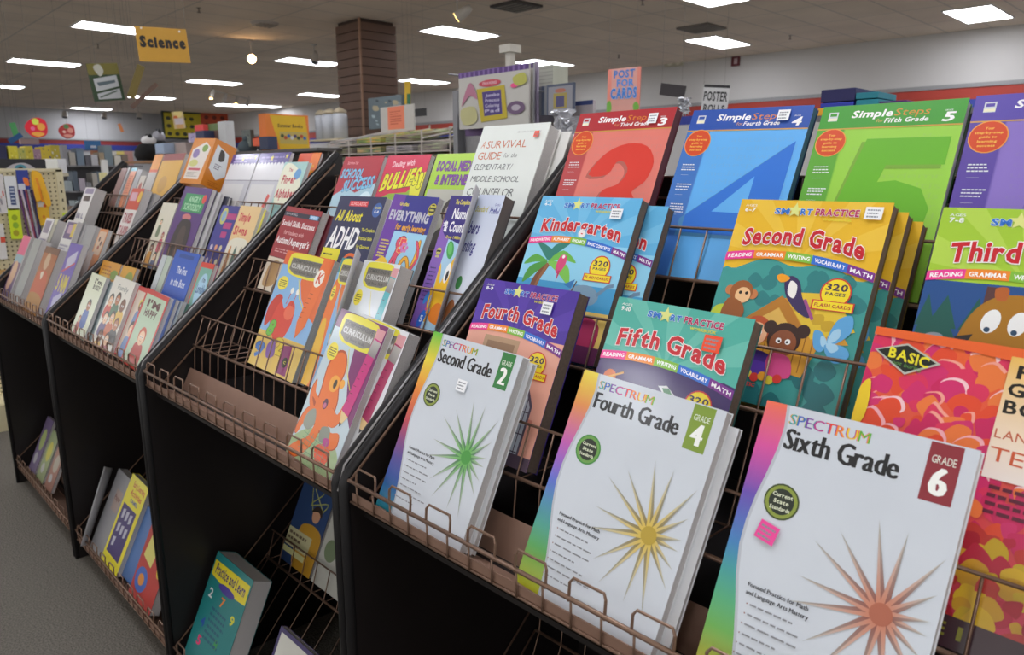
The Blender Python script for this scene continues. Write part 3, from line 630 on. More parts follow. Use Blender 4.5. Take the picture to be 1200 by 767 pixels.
def c_every(a):
    a.rect(0, 0, 1, 1, '#9ed0ea'); a.rect(0, 0, 1, .30, '#2e2f8a'); a.rect(0, 0, .28, 1, '#6a3aa0')
    a.text('Grades', .2, .06, .2, .03, '#e8d840', 'b'); a.text('EVERYTHING', .06, .135, .86, .075, '#c8c8d4', 'h', '#585878'); a.text('for early learning', .28, .24, .65, .045, '#e8a838', 'h', '#70401c')
    a.ell(.93, .1, .085, col='#c8b828'); a.ell(.93, .1, .07, col='#22282c'); a.words(.88, .07, .1, .014, 3, '#d8d060', 2, 1, .1)
    a.words(.06, .38, .2, .012, 6, '#e8d848', 2.2, 9)
    a.blob([(.02, .75), (.05, .6), (.2, .52), (.36, .56), (.42, .7), (.38, .8), (.1, .82)], '#f0c430'); a.ell(.2, .62, .08, col='#f6dc60')
    snake(a, [(.42, .58), (.48, .45), (.44, .38), (.56, .35), (.6, .42), (.5, .5), (.52, .62)], .07, '#e0506c', '#7c2038'); a.text('5', .5, .36, .12, .1, '#e84a5a', 'h', '#f0e070')
    snake(a, [(.6, .9), (.62, .6), (.72, .5), (.84, .6), (.8, .78), (.88, .6), (.92, .45), (.86, .38)], .07, '#f0b030', '#8a5a18'); snake(a, [(.82, .62), (.96, .5), (.9, .4), (.82, .38)], .05, '#e0506c', '#8c2c40')
    a.poly([(.52, .68), (.84, .68), (.80, .96), (.5, .94)], '#b06a4c'); a.poly([(.55, .70), (.81, .70), (.77, .94), (.53, .92)], '#26242c'); a.text('6', .6, .74, .1, .09, '#e8e8e8', 'b')
    for k in range(6): a.ell(.62+.06*cos(k), .42+.03*sin(k), .03, col='#d080c0', n=8)
    snake(a, [(.5, .95), (.46, .82), (.56, .76), (.64, .86), (.58, .97)], .07, '#f0cc38', '#6a5a18'); a.blob([(.02, .93), (.3, .88), (.6, .95), (.98, .9), (.98, 1), (.02, 1)], '#4c8a54')
def c_num(a):
    a.rect(0, 0, 1, 1, '#a9cfe8'); a.rect(0, 0, .42, 1, '#8660b8'); a.blob([(0, -.05), (1.1, -.05), (1.1, .33), (.6, .34), (.12, .28), (-.02, .1)], '#33277c')
    a.text('The Complete Book of', .25, .03, .9, .035, '#e6da48', 'b'); a.text('Numbers', .3, .10, .95, .075, '#f0f0f4', 'b'); a.text('& Counting', .12, .2, 1.0, .075, '#f0f0f4', 'b'); star5(a, .12, .22, .1, '#e8e8f0')
    a.text('Over 1 Million', .3, .305, .6, .022, '#e0d040', 'b')
    a.ell(.2, .43, .10, col='#c8c03a'); a.ell(.2, .43, .085, col='#1d1c24'); a.words(.13, .405, .14, .014, 3, '#d8d46a', 2, 5, .1); a.words(.08, .55, .3, .010, 9, '#3a2a6c', 3.0, 6)
    a.ell(.62, .41, .13, .07, '#3fa050', rot=-.4); a.ell(.6, .4, .08, .05, '#66c06a', rot=-.4)
    a.blob([(.55, .85), (.45, .65), (.42, .52), (.5, .55), (.62, .66), (.75, .55), (.9, .45), (1.1, .42), (1.1, .9)], '#f2bf2c'); a.ell(.78, .58, .10, .075, '#f6f6f6'); a.ell(.8, .6, .05, .04, '#1c1c24'); a.blob([(.6, .85), (.8, .8), (1.05, .84), (1.05, .95), (.62, .93)], '#e8842c')
    snake(a, [(.5, .95), (.42, .82), (.38, .7), (.45, .78)], .07, '#f2bf2c', '#b07c1c'); a.ell(.3, .78, .07, .05, '#3a8ad8', rot=.3); a.ell(.35, .93, .12, .07, '#2c6ad0', rot=.3); a.text('5', .3, .91, .09, .045, '#dce8f8', 'b')
    for k, c in enumerate(('#e05a8a', '#e8a030', '#3aa860')): a.ell(.42+.06*k, .86+.02*k, .04, col=c, n=10)
def c_num2(a):
    a.rect(0, 0, 1, 1, '#c9d2e6', '#dfe4ee'); a.text('Standard', .04, .085, .45, .04, '#b9b24c', 'b', it=.15); a.text('Grades', .72, .06, .2, .02, '#5a60a8', 'r'); a.text('PreK-1', .6, .09, .34, .045, '#3c3f98', 'b', it=.1)
    a.text('bers', .02, .2, .38, .085, '#3c3a86', 'b', it=.1); a.text('nting', .02, .33, .42, .085, '#3c3a86', 'b', it=.1); a.ell(.28, .64, .11, .05, '#3f8a4a'); a.blob([(.1, .82), (.25, .76), (.4, .82), (.4, 1), (.1, 1)], '#a8683c')
def curric(bgtop, accent, letter, scene, pencil, pc):
    def f(a):
        a.rect(0, 0, 1, 1, '#86b4e0'); a.rect(0, 0, 1, .12, bgtop); a.poly([(.45, .0), (1, 0), (1, .52), (.8, .46), (.62, .36), (.5, .24)], accent)
        scene(a)
        a.line([(.45, .22), (.58, .36), (.75, .45)], .012, '#e8d840')
        a.blob([(.12, .03), (.3, .005), (.7, .005), (.86, .03), (.87, .13), (.8, .2), (.3, .2), (.13, .15)], '#e6dc3c', 3); a.poly([(.17, .05), (.82, .05), (.82, .16), (.68, .185), (.3, .185), (.17, .15)], '#77736c')
        a.text('COMPREHENSIVE', .2, .058, .58, .026, '#4c4a48', 'b'); a.text('CURRICULUM', .2, .098, .60, .038, '#c9c9c4', 'b'); a.text('of Basic Skills', .3, .15, .4, .02, '#3c3a3a', 'r')
        a.ell(.15, .28, .11, .06, '#f0e04a'); a.words(.08, .255, .14, .008, 4, '#5a5030', 2.0, 5, .1)
        if pencil:
            a.strip([(.83, .06), (.74, .58)], [(.98, .07), (.90, .60)], [pc, pc]); a.strip([(.82, .03), (.83, .09)], [(.985, .03), (.98, .1)], ['#d89aa0', '#d89aa0']); a.strip([(.83, .1), (.81, .2)], [(.98, .11), (.965, .21)], ['#b8b4b0', '#8a8684'])
            a.poly([(.74, .58), (.90, .60), (.80, .68)], '#e8c890'); a.poly([(.78, .65), (.84, .655), (.80, .68)], '#444')
            for k in range(6): a.rect(.82-.012*k, .26+.05*k, .87-.012*k, .264+.05*k, '#5a1838')
        else:
            a.strip([(.80, .0), (.70, .55)], [(.98, .0), (.88, .56)], [pc, pc]); a.poly([(.70, .55), (.88, .56), (.76, .68)], pc); a.ell(.83, .17, .085, .075, '#f2ece0', rot=.3); a.text(letter, .79, .125, .09, .085, '#d8502c', 'b', it=.2)
            for k in range(6): a.rect(.76-.012*k, .3+.04*k, .82-.012*k, .304+.04*k, '#7c3418')
    return f
def s_crab(a):
    a.rect(0, .70, 1, 1, '#e2c05c'); a.blob([(.3, .72), (.16, .62), (.14, .5), (.24, .42), (.36, .48), (.44, .40), (.56, .44), (.6, .58), (.54, .7), (.42, .76)], '#d8402c'); a.blob([(.06, .66), (.02, .5), (.14, .38), (.26, .40), (.2, .48), (.16, .6)], '#c63424'); a.ell(.48, .50, .10, .06, '#e86a4a')
    for x in (.36, .48): a.line([(x, .44), (x+.03, .33)], .012, '#c63424'); a.ell(x+.035, .32, .035, col='#f2f0e8', n=12)
    a.text('8', .16, .60, .12, .12, '#6cbc3c', 'h', '#2c6c2c', it=.2); a.text('9', .05, .80, .16, .12, '#3a78c8', 'h', '#1c3a80', it=.1); a.text('2', .44, .72, .16, .12, '#e8d040', 'h', '#a07c20'); a.poly([(.6, .76), (.78, .74), (.84, .98), (.62, .98)], '#8c2c6c')
    a.ell(.74, .88, .055, col='#2a261c'); a.text('C', .72, .87, .04, .02, '#d8d040', 'b'); a.blob([(.28, .8), (.4, .74), (.48, .86), (.34, .9)], '#8458a8')
def s_octo(a):
    a.rect(0, .12, 1, 1, '#c2d4dc'); a.poly([(.5, .1), (1, .1), (1, .66), (.8, .56), (.6, .36)], '#7c2468')
    a.blob([(.0, .9), (.3, .78), (.7, .76), (1, .86), (1, 1), (0, 1)], '#a8c090')
    O = '#ea7428'; D = '#b84c18'
    a.blob([(.2, .52), (.16, .36), (.26, .26), (.42, .25), (.54, .34), (.54, .46), (.62, .56), (.62, .70), (.5, .78), (.3, .74), (.22, .62)], D); a.blob([(.22, .52), (.18, .37), (.27, .275), (.42, .265), (.52, .35), (.52, .46), (.6, .56), (.6, .69), (.5, .765), (.32, .73), (.24, .62)], O)
    for p in ([(.26, .6), (.12, .56), (.06, .48), (.02, .56), (.08, .64), (.22, .7)], [(.3, .7), (.14, .66), (.04, .72), (.0, .84), (.06, .86), (.14, .76), (.3, .78)], [(.56, .6), (.7, .62), (.76, .52), (.84, .5), (.84, .6), (.72, .7), (.58, .7)], [(.56, .7), (.7, .74), (.86, .72), (.9, .8), (.76, .84), (.56, .78)], [(.36, .74), (.3, .84), (.14, .9), (.0, .98), (.2, 1.0), (.4, .9), (.48, .78)]): a.blob(p, D); a.blob([((x-.4)*.97+.4, (y-.68)*.97+.68) for x, y in p], O)
    for p in ([(.1, .6), (.2, .62), (.2, .65)], ): a.blob(p, D)
    a.ell(.42, .46, .10, .055, '#f2a83c', rot=.3); a.ell(.44, .46, .035, .03, '#3a2c20'); a.ell(.57, .44, .05, .03, '#f2a83c'); a.ell(.40, .60, .05, .035, '#5c2c48'); a.ell(.4, .61, .03, .018, '#c86a90')
    a.blob([(.14, .7), (.26, .66), (.34, .74), (.26, .80), (.12, .78)], '#94998c'); a.blob([(.5, .74), (.66, .72), (.7, .8), (.54, .82)], '#8a9184')
    a.blob([(.52, .86), (.7, .82), (.84, .86), (.78, .94), (.6, .94)], '#e85a34'); a.blob([(.62, .79), (.72, .78), (.74, .82), (.64, .83)], '#b83c8c')
    for k in range(5): a.line([(.3+.1*k, .8), (.24+.12*k, .98)], .006, '#6a9a7a'); a.line([(.2, .82+.035*k), (.8, .84+.03*k)], .006, '#6a9a7a')
def s_teal(a): a.blob([(0, .25), (.4, .2), (.5, .5), (.6, 1), (0, 1)], '#e87830'); a.blob([(.0, .55), (.3, .5), (.5, .8), (.4, 1), (0, 1)], '#e8b83a')

# ---------------- first rack: front tray
G1 = 'white starburst workbooks in the front tray'
for i, (x0, w, top, bot, rot, wd_1, num, tg, c1, c2, gr, lb, st) in enumerate((
    (.078, .211, .289, -.012, .03, 'Second Grade', '2', '#2f7d3c', '#58b040', '#1f7a34', ['#5fc03c', '#e8d034', '#e8862c', '#c23c40', '#5a3c8c', '#2450a0', '#1d8090'], 'white workbook with a green starburst and green 2 tab, titled Second Grade', ('#f4f6f8', .46, .265)),
    (.405, .216, .286, -.012, .045, 'Fourth Grade', '4', '#7f9a34', '#d8b838', '#8a7420', ['#e8d438', '#e08a4c', '#c45cb0', '#5c64d0', '#3c9aa0', '#58a84c', '#b8b828'], 'white workbook with a yellow starburst and olive 4 tab, titled Fourth Grade', None),
    (.675, .209, .300, -.006, .01, 'Sixth Grade', '6', '#8c2a34', '#c87858', '#8c4030', ['#ee7050', '#d850a0', '#6a4cb0', '#3c78c0', '#3ca888', '#6cb048', '#c8a828'], 'white workbook with a copper-red starburst and dark red 6 tab, titled Sixth Grade', ('#f0489c', .13, .475)))):
    th = book(lb, 't1', x0, w, top, bot, .017, starburst_cover(wd_1, num, tg, c1, c2, gr, '#8a9a3c' if i != 1 else '#6aa04a', '#3c4a20' if i != 1 else '#3c8a3c'), group=G1, spine='#d8dce0', rot=rot, cover='#e4e7ea', mt=M_PRINT_SOFT)
    if st: sticker(th, w, top-bot, st[1], st[2], .022, .02 if i else .018, st[0], .2 if i == 2 else 0)
book('second white workbook copy peeking out behind the yellow starburst workbook', 't1', .418, .212, .272, -.012, .010, None, group=G1, off=.020, spine='#e4e7ea', cover='#e4e7ea', rot=.05)
book('white workbook copy pressed behind the green starburst workbook', 't1', .084, .210, .284, -.012, .010, None, group=G1, off=.020, spine='#d8dce0', cover='#dfe3e6', rot=.03)
# second row
G2 = 'grade practice workbooks with ribbon titles'
KW = ('HANDWRITING', 'ALPHABET', 'PHONICS', 'BASIC CONCEPTS', 'MATH')
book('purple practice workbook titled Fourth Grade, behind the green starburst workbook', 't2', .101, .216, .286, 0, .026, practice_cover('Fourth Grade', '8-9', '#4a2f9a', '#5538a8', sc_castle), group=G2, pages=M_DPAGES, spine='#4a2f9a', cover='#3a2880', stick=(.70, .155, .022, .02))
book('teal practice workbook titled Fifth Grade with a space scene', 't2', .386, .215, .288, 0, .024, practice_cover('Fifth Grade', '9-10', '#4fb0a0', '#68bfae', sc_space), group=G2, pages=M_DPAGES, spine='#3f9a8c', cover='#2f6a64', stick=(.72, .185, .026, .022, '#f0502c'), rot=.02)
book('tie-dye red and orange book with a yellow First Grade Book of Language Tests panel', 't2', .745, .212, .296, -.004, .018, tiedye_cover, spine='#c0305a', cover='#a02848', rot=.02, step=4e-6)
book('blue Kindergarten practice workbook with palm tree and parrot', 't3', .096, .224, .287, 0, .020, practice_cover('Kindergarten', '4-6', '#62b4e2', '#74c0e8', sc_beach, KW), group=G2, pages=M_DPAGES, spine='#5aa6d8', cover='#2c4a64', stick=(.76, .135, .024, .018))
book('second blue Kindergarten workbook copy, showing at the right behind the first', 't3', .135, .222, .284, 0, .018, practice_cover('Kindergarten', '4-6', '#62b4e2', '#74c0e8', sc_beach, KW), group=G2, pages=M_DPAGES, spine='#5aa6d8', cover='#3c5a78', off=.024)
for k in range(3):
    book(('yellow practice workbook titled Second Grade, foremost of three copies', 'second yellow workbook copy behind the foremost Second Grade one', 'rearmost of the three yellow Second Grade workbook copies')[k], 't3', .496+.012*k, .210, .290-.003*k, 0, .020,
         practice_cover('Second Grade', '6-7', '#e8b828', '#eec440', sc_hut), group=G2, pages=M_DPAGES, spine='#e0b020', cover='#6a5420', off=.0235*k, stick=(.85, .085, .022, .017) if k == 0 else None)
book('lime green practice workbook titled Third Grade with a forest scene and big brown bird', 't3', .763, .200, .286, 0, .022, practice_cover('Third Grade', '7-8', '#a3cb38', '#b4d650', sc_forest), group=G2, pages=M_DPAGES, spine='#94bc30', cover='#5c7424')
G3 = 'grade workbooks with giant numerals in the top row'
book('red workbook for Third Grade with a giant numeral 3', 't4', .046, .226, .310, 0, .020, steps_cover('Third Grade', '3', '#ae2c34', '#e07c70', '#b8484a', '#d83c30', 0), group=G3, pages=mat('dark maroon page edges', '#5a2c38', .8), spine='#a02c34', cover='#5c1c28', stick=(.76, .10, .020, .020))
book('blue workbook for Fourth Grade with a giant numeral 4', 't4', .304, .214, .300, 0, .018, steps_cover('Fourth Grade', '4', '#2450a8', '#62b0f0', '#3f74c0', '#2f74d4', 0), group=G3, pages=mat('teal page edges', '#2f5a6c', .8), spine='#2450a8', cover='#1c3464', stick=(.745, .085, .020, .018), rot=.02)
book('green workbook for Fifth Grade with a giant numeral 5', 't4', .540, .196, .290, 0, .018, steps_cover('Fifth Grade', '5', '#3f9a30', '#98d048', '#5fa838', '#68b428', 0), group=G3, spine='#3f9a30', cover='#2c6c24')
book('purple workbook with an orange seal, cut off at the right edge of the top row', 't4', .744, .200, .292, 0, .018, steps_cover('Sixth Grade', '6', '#5a4aa8', '#8a74c4', '#5c48a0', '#7460b8', 0), group=G3, spine='#5a4aa8', cover='#3c3078')
# ---------------- second rack
G4 = 'classroom guides in the second rack'
book('book titled School Success with a light blue cover and red top', 't4', -.815, .192, .243, -.01, .012, c_school, group=G4, spine='#a8b8c8', cover='#8c2c3a', off=.02)
book('red and green book titled Bullies with cartoon children', 't4', -.602, .182, .242, -.01, .014, c_bully, group=G4, spine='#d8a0a8', cover='#1c1c20', off=.018)
book('lime green book titled Social Media and Internet', 't4', -.398, .163, .242, -.01, .014, c_social, group=G4, spine='#a8d03c', cover='#30302c', off=.018)
book('white hardcover titled A Survival Guide for the School Counselor', 't4', -.236, .206, .297, .0, .035, c_survival, group=G4, spine='#e8e8e4', cover='#e8e8e4', hard=True, stick=(.83, .11, .014, .013, '#f0502c'), mt=M_PRINT_SOFT)
book('second white hardcover pressed behind the counselor survival guide', 't4', -.205, .200, .295, .0, .016, None, group=G4, spine='#e8e8e4', cover='#e0e0dc', hard=True, off=.04, mt=M_PRINT_SOFT)
book('dark red book titled Social Skills Success', 't3', -.855, .186, .238, 0, .022, c_asp, group=G4, spine='#8c2430', cover='#7c2430', rot=.05)
book('red book copy behind the dark red social skills book', 't3', -.838, .186, .236, 0, .016, None, group=G4, spine='#8c2430', cover='#5c1c28', off=.025, rot=.05)
book('navy book titled All About ADHD with a yellow block', 't3', -.592, .200, .273, 0, .016, c_adhd, group=G4, spine='#e8e8e8', cover='#e0e2e8')
book('purple and blue book titled Everything for early learning with number worms', 't3', -.375, .163, .282, -.004, .015, c_every, group=G4, spine='#a098c0', cover='#b8b8bc', rot=.03)
th = book('purple book titled Numbers & Counting with a yellow creature and a curled cover', 't3', -.165, .082, .282, -.004, .016, c_num, group=G4, spine='#5a4a9a', cover='#e0e0e0')
def curl(parent, x, h, r, wv, lean=0, name='curled_cover', col='#b4b4b8'):
    a = Art(1, 1); b = MB(); n = 10; vs = []; fs = []
    for i in range(n+1):
        t = i/n; an = t*wv; px = x+r*sin(an)*.9; py = -r*(1-cos(an))*1.0
        vs += [(px, py-.001, .004), (px+lean, py-.001-.012*t, h+.012*t)]
    for i in range(n): fs.append((2*i, 2*i+2, 2*i+3, 2*i+1))
    b.add(vs, fs); me = bpy.data.meshes.new(name); me.from_pydata(b.v, [], b.f)
    me.materials.append(mat('grey inside of a cover', col, .45)); o = bpy.data.objects.new(name, me); COL.objects.link(o); o.parent = parent
    sd = o.modifiers.new('thickness', 'SOLIDIFY'); sd.thickness = .0006
    for p in me.polygons: p.use_smooth = True
curl(th, .080, .286, .030, 1.25)
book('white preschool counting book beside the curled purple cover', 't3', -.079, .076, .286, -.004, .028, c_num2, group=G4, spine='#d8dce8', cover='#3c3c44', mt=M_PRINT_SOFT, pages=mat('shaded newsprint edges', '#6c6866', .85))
G5 = 'comprehensive curriculum workbooks'
th = book('curriculum workbook with a red crab and an orange crayon, behind the wire fence', 't2', -.615, .214, .285, 0, .030, curric('#e0642c', '#e06a2c', 'K', s_crab, False, '#e8702c'), group=G5, spine='#3c78c0', cover='#d8dcdc', rot=.035)
th = book('teal curriculum workbook with an orange flap, its cover folded forward', 't2', -.362, .066, .286, 0, .03, curric('#3a8a94', '#e07830', '1', s_teal, True, '#50b0b8'), group=G5, spine='#3a8a94', cover='#d8d8d8')
curl(th, .066, .292, .026, 1.2)
book('curriculum workbook with painted white glare and a teal pencil, behind the octopus workbook', 't2', -.275, .128, .288, 0, .034, curric('#dfe3e8', '#e4e8ea', '1', lambda a: a.rect(0, 0, 1, 1, '#dde2e6', '#c8d0d4'), True, '#58b4bc'), group=G5, spine='#c8ccd0', cover='#4c4a48')  # glare on the glossy cover painted as near-white print
book('curriculum workbook with a big orange octopus and pink pencil, in the front tray', 't1', -.232, .158, .292, -.006, .016, curric('#6c2460', '#7c2468', '2', s_octo, True, '#c8247c'), group=G5, spine='#b8c4cc', cover='#e0e2e6', rot=.10)
book('open white faced workbook copy right behind the octopus workbook', 't1', -.190, .155, .293, -.006, .030, curric('#e8e8ec', '#e4e4ea', '2', lambda a: a.rect(0, 0, 1, 1, '#e0e2e6'), True, '#a82c5c'), group=G5, off=.018, spine='#b8bcc0', cover='#4c4846', rot=.10)
# lower bin of the second rack
def c_learn(a):
    a.rect(0, 0, 1, 1, '#1f7f80'); a.poly([(.02, .07), (.97, .055), (.98, .22), (.65, .24), (.03, .20)], '#e8d828'); a.text('Practice and Learn', .1, .085, .8, .085, '#3c2c70', 'b'); a.ell(.5, .235, .22, .035, '#4c3c9a')
    r = random.Random(4); cs = ['#e84a6c', '#e8a030', '#d8e040', '#7a40a0', '#e8e8e8', '#3050b8', '#e86030']
    for t, x, y, c in (('9', .78, .36, '#d8d830'), ('2', .12, .30, '#d8dcdc'), ('7', .45, .30, '#e8842c'), ('5', .2, .7, '#d8246c'), ('4', .15, .55, '#2850a8'), ('1', .42, .82, '#6c3ca0'), ('3', .75, .80, '#6c3ca0'), ('8', .6, .62, '#3c9a50')): a.text(t, x, y, .09, .075, c, 'b')
    a.words(.3, .42, .42, .022, 6, '#1a5c74', 2.3, 8)
G6 = 'books in the lower bins'
book('thick teal workbook with a yellow title band reading Practice and Learn, in the lower bin', 'b1', -.905, .222, .291, -.02, .055, c_learn, group=G6, spine='#1f7f80', cover='#2a6c70')
book('cream book with a dark purple border at the bottom edge of the photo', 'b1', -.505, .17, .250, -.01, .015, lambda a: (a.rect(0, 0, 1, 1, '#3c3068'), a.rect(.06, .04, .94, .96, '#d8d8d0'), a.text('Writing', .4, .16, .35, .05, '#8a8c94', 'r')), group=G6, spine='#3c3068', cover='#3c3068')
book('blue and red book low in the lower bin beside the next rack', 'b1', -.30, .2, .27, -.01, .02, lambda a: (a.rect(0, 0, 1, 1, '#2450a8'), a.ell(.5, .5, .3, .2, '#b0402c')), group=G6, spine='#2450a8', cover='#2450a8')
def c_dark(a):
    a.rect(0, 0, 1, 1, '#26406c'); a.line(smooth_pts([(.3, .05), (.7, .1), (.4, .3), (.9, .2), (.6, .4)], 4), .02, '#9aa04c'); a.line([(.4, .12), (.8, .3)], .02, '#a8ac60'); a.ell(.66, .38, .12, col='#c09070'); a.blob([(.5, .36), (.6, .28), (.78, .29), (.82, .38), (.7, .33)], '#2c2018')
    a.blob([(.3, .6), (.5, .5), (.8, .5), (1, .6), (1, 1), (.4, 1)], '#b88a28'); a.rect(0, .62, .75, .82, '#b8b48c'); a.words(.05, .66, .6, .03, 3, '#5c4c38', 1.9, 3); a.rect(0, .84, .7, .90, '#c8c890')
book('dark blue book with a young person in a yellow plaid shirt, in the lower bin', 'b2', -.862, .17, .258, 0, .015, c_dark, group=G6, spine='#1c2c4c', cover='#1c2c4c')
book('pale leaflet book right of the dark blue one in the lower bin', 'b2', -.68, .15, .2, 0, .012, lambda a: (a.rect(0, 0, 1, 1, '#b4b4ac'), a.ell(.3, .5, .2, .15, '#6c7c5c')), group=G6, spine='#a8a8a0', cover='#a8a8a0')
# ---------------- third rack
G7 = 'picture books in the third rack'
def cartoon(bg, title, tcol, figs, border=None, seal=None, tx=(.14, .1, .7, .09), lines=None):
    def f(a):
        a.rect(0, 0, 1, 1, border or bg)
        if border: a.rect(.07, .06, .94, .97, bg)
        for k, t in enumerate(title): a.text(t, tx[0], tx[1]+k*tx[3]*1.35, tx[2], tx[3], tcol, 'h')
        for x, y, s, sk, hr, cl in figs:
            a.blob([(x-s*1.1, y+s*.7), (x, y+s*.5), (x+s*1.1, y+s*.7), (x+s*1.2, y+s*2.4), (x-s*1.2, y+s*2.4)], cl); face(a, x, y, s*.8, sk, hr)
        if seal: a.ell(*seal[:2], .11, col=seal[2])
        if lines: a.words(.1, lines[0], .7, .015, 3, lines[1], 2.2, 5)
    return f
SK = ('#e8b890', '#b87850', '#7c4c30', '#f0c8a4')
book('white picture book with a green top and a boy in blue, left in its tray', 't1', -1.752, .155, .215, 0, .012, cartoon('#dfe6cc', ["I'm", 'BOSSY'], '#3c3c30', [(.55, .5, .14, SK[1], '#2c2420', '#3c64b0'), (.3, .75, .09, SK[0], '#884a2c', '#b03c3c')], tx=(.4, .07, .45, .07)), group=G7, spine='#3c8a5c', cover='#8c989c', rot=.03)
book('grey-edged book copy behind the green-topped boy picture book', 't1', -1.722, .155, .205, 0, .025, None, group=G7, spine='#9aa4a8', cover='#90a0a4', off=.016, rot=.03)
def c_family(a):
    a.rect(0, 0, 1, 1, '#e4e2d8'); a.text('Family', .3, .1, .5, .07, '#5c6c6c', 'r')
    for i, (x, y) in enumerate(((.2, .35), (.5, .3), (.8, .36), (.25, .6), (.55, .56), (.82, .62), (.3, .85), (.65, .85))): a.blob([(x-.15, y+.1), (x, y+.05), (x+.15, y+.1), (x+.15, y+.25), (x-.15, y+.25)], ('#c84030', '#3c6c4c', '#e0b848', '#5c4c80', '#c8683c', '#3c3c40', '#d8a83c', '#a03c50')[i]); face(a, x, y, .1, SK[i % 4], ('#2a2220', '#3a2c24', '#6a3c24')[i % 3])
book('white book covered with many small faces, second in the front tray', 't1', -1.515, .185, .228, 0, .014, c_family, group=G7, spine='#c8c8c0', cover='#a8a8a4', rot=.03)
book('red-bordered picture book with two children, partly behind the Happy book', 't1', -1.335, .13, .218, 0, .009, cartoon('#d8c8b8', [''], '#333', [(.55, .25, .16, SK[2], '#d8c840', '#5c7cb0'), (.5, .6, .2, SK[0], '#2c2018', '#6c8cc0')], border='#c8302c'), group=G7, off=.014, spine='#c8302c', cover='#c8302c', rot=.035)
book("red-bordered picture book titled I'm Happy with a red-haired child", 't1', -1.226, .170, .219, -.004, .012, cartoon('#b8d0b4', ["I'M", 'HAPPY'], '#5c2c30', [(.5, .6, .17, SK[3], '#c8502c', '#b83c34')], border='#c8302c', tx=(.25, .12, .5, .09)), group=G7, spine='#c8302c', cover='#c8c8d0', rot=.06)
for k, c in enumerate(('#3c5ca0', '#a8b4bc', '#3c6c5c', '#9cb0a8')):
    book(('thin blue-spined book in the stack behind the Happy book', 'thin grey book in the stack behind the Happy book', 'thin green book in the stack behind the Happy book', 'thin pale green book, last in the stack behind the Happy book')[k], 't1', -1.205+.012*k, .17, .216-.002*k, 0, .012, None, group='thin books stacked behind the Happy book', spine=c, cover=c, off=.014*(k+1), rot=.03)
book('orange patterned picture book low behind the white picture books', 't2', -1.89, .20, .150, -.02, .012, lambda a: (a.rect(0, 0, 1, 1, '#d8982c'), a.ell(.3, .3, .2, .12, '#e0b858'), a.ell(.8, .25, .2, .1, '#7c9a3c'), a.words(.1, .1, .7, .03, 3, '#a8602c', 2.5, 2)), group=G7, spine='#c88828', cover='#c88828')
book('orange patterned picture book copy to the right of its twin', 't2', -1.67, .13, .150, -.02, .012, lambda a: (a.rect(0, 0, 1, 1, '#d8a02c'), a.ell(.7, .3, .3, .2, '#8c9a3c'), a.words(.1, .3, .7, .03, 3, '#a8602c', 2.5, 3)), group=G7, spine='#c88828', cover='#c88828')
book('thin glossy white picture book left of the blue one', 't2', -1.365, .04, .212, .02, .012, gl('#c4ccd0'), group=G7, spine='#d8e0e4', cover='#6a7c80')
book('second thin glossy book with a green edge left of the blue one', 't2', -1.322, .04, .212, .02, .012, gl('#b8c8b8'), group=G7, spine='#6a9a5c', cover='#b8c0c0')
def c_box(a):
    a.rect(0, 0, 1, 1, '#2a5cc0'); a.text('The Fox', .3, .2, .42, .09, '#e0e8f4', 'b'); a.text('in the Box', .22, .36, .6, .09, '#e0e8f4', 'b'); a.rect(.2, .04, .8, .09, '#1c4898'); a.poly([(.2, .7), (.4, .62), (.9, .66), (.86, 1), (.15, 1)], '#e8a828'); a.blob([(.3, .75), (.4, .6), (.5, .75), (.45, .95), (.32, .95)], '#e0642c')
book('bright blue picture book with an orange box drawing', 't2', -1.272, .176, .237, .0, .014, c_box, group=G7, spine='#2a5cc0', cover='#2a5cc0', rot=.02)
book('red-bordered picture book with a blue round title, beside the rack edge', 't2', -1.062, .088, .215, .0, .012, lambda a: (a.rect(0, 0, 1, 1, '#d83c30'), a.rect(.07, .07, 1, 1, '#78b0a0'), a.ell(.6, .38, .36, .24, '#a8d0e8'), a.text("I'm", .52, .2, .2, .06, '#2c3c60', 'b'), a.text('Lovable', .3, .3, .6, .11, '#2c5c90', 'h'), a.ell(.5, .8, .3, .2, '#e07848')), group=G7, spine='#d83c30', cover='#c83830')
book('cream picture book with small figures, left of the purple book', 't3', -1.755, .138, .222, -.02, .012, cartoon('#e0dcc8', [''], '#333', [(.35, .3, .09, SK[0], '#3c6c3c', '#6c7c5c'), (.75, .5, .1, SK[1], '#8c2c4c', '#c84060'), (.3, .7, .12, SK[2], '#1c1c1c', '#c89040'), (.7, .82, .12, SK[3], '#2c2c2c', '#4c5c80')]), group=G7, spine='#c8c4b0', cover='#a8a498')
def c_purple(a):
    a.rect(0, 0, 1, 1, '#56307c'); a.rect(.14, .08, .9, .30, '#2f9a5c'); a.text('ANGRY', .32, .11, .4, .07, '#b8e8c0', 'b'); a.text('SCHOOLBOY', .22, .2, .6, .075, '#b8e8c0', 'b'); a.ell(.85, .13, .07, col='#e84a40'); a.ell(.46, .36, .16, .04, '#d07878')
    a.blob([(.3, .42), (.5, .38), (.72, .44), (.8, .7), (.7, .92), (.25, .92), (.2, .6)], '#2c2428'); a.blob([(.4, .5), (.6, .5), (.62, .8), (.4, .8)], '#4a3a38'); a.words(.15, .94, .5, .01, 1, '#a898c0')
book('purple book with a green title label, standing before the orange box', 't3', -1.612, .225, .287, -.01, .016, c_purple, group=G7, spine='#56307c', cover='#3c2060', rot=.03, step=5e-5)
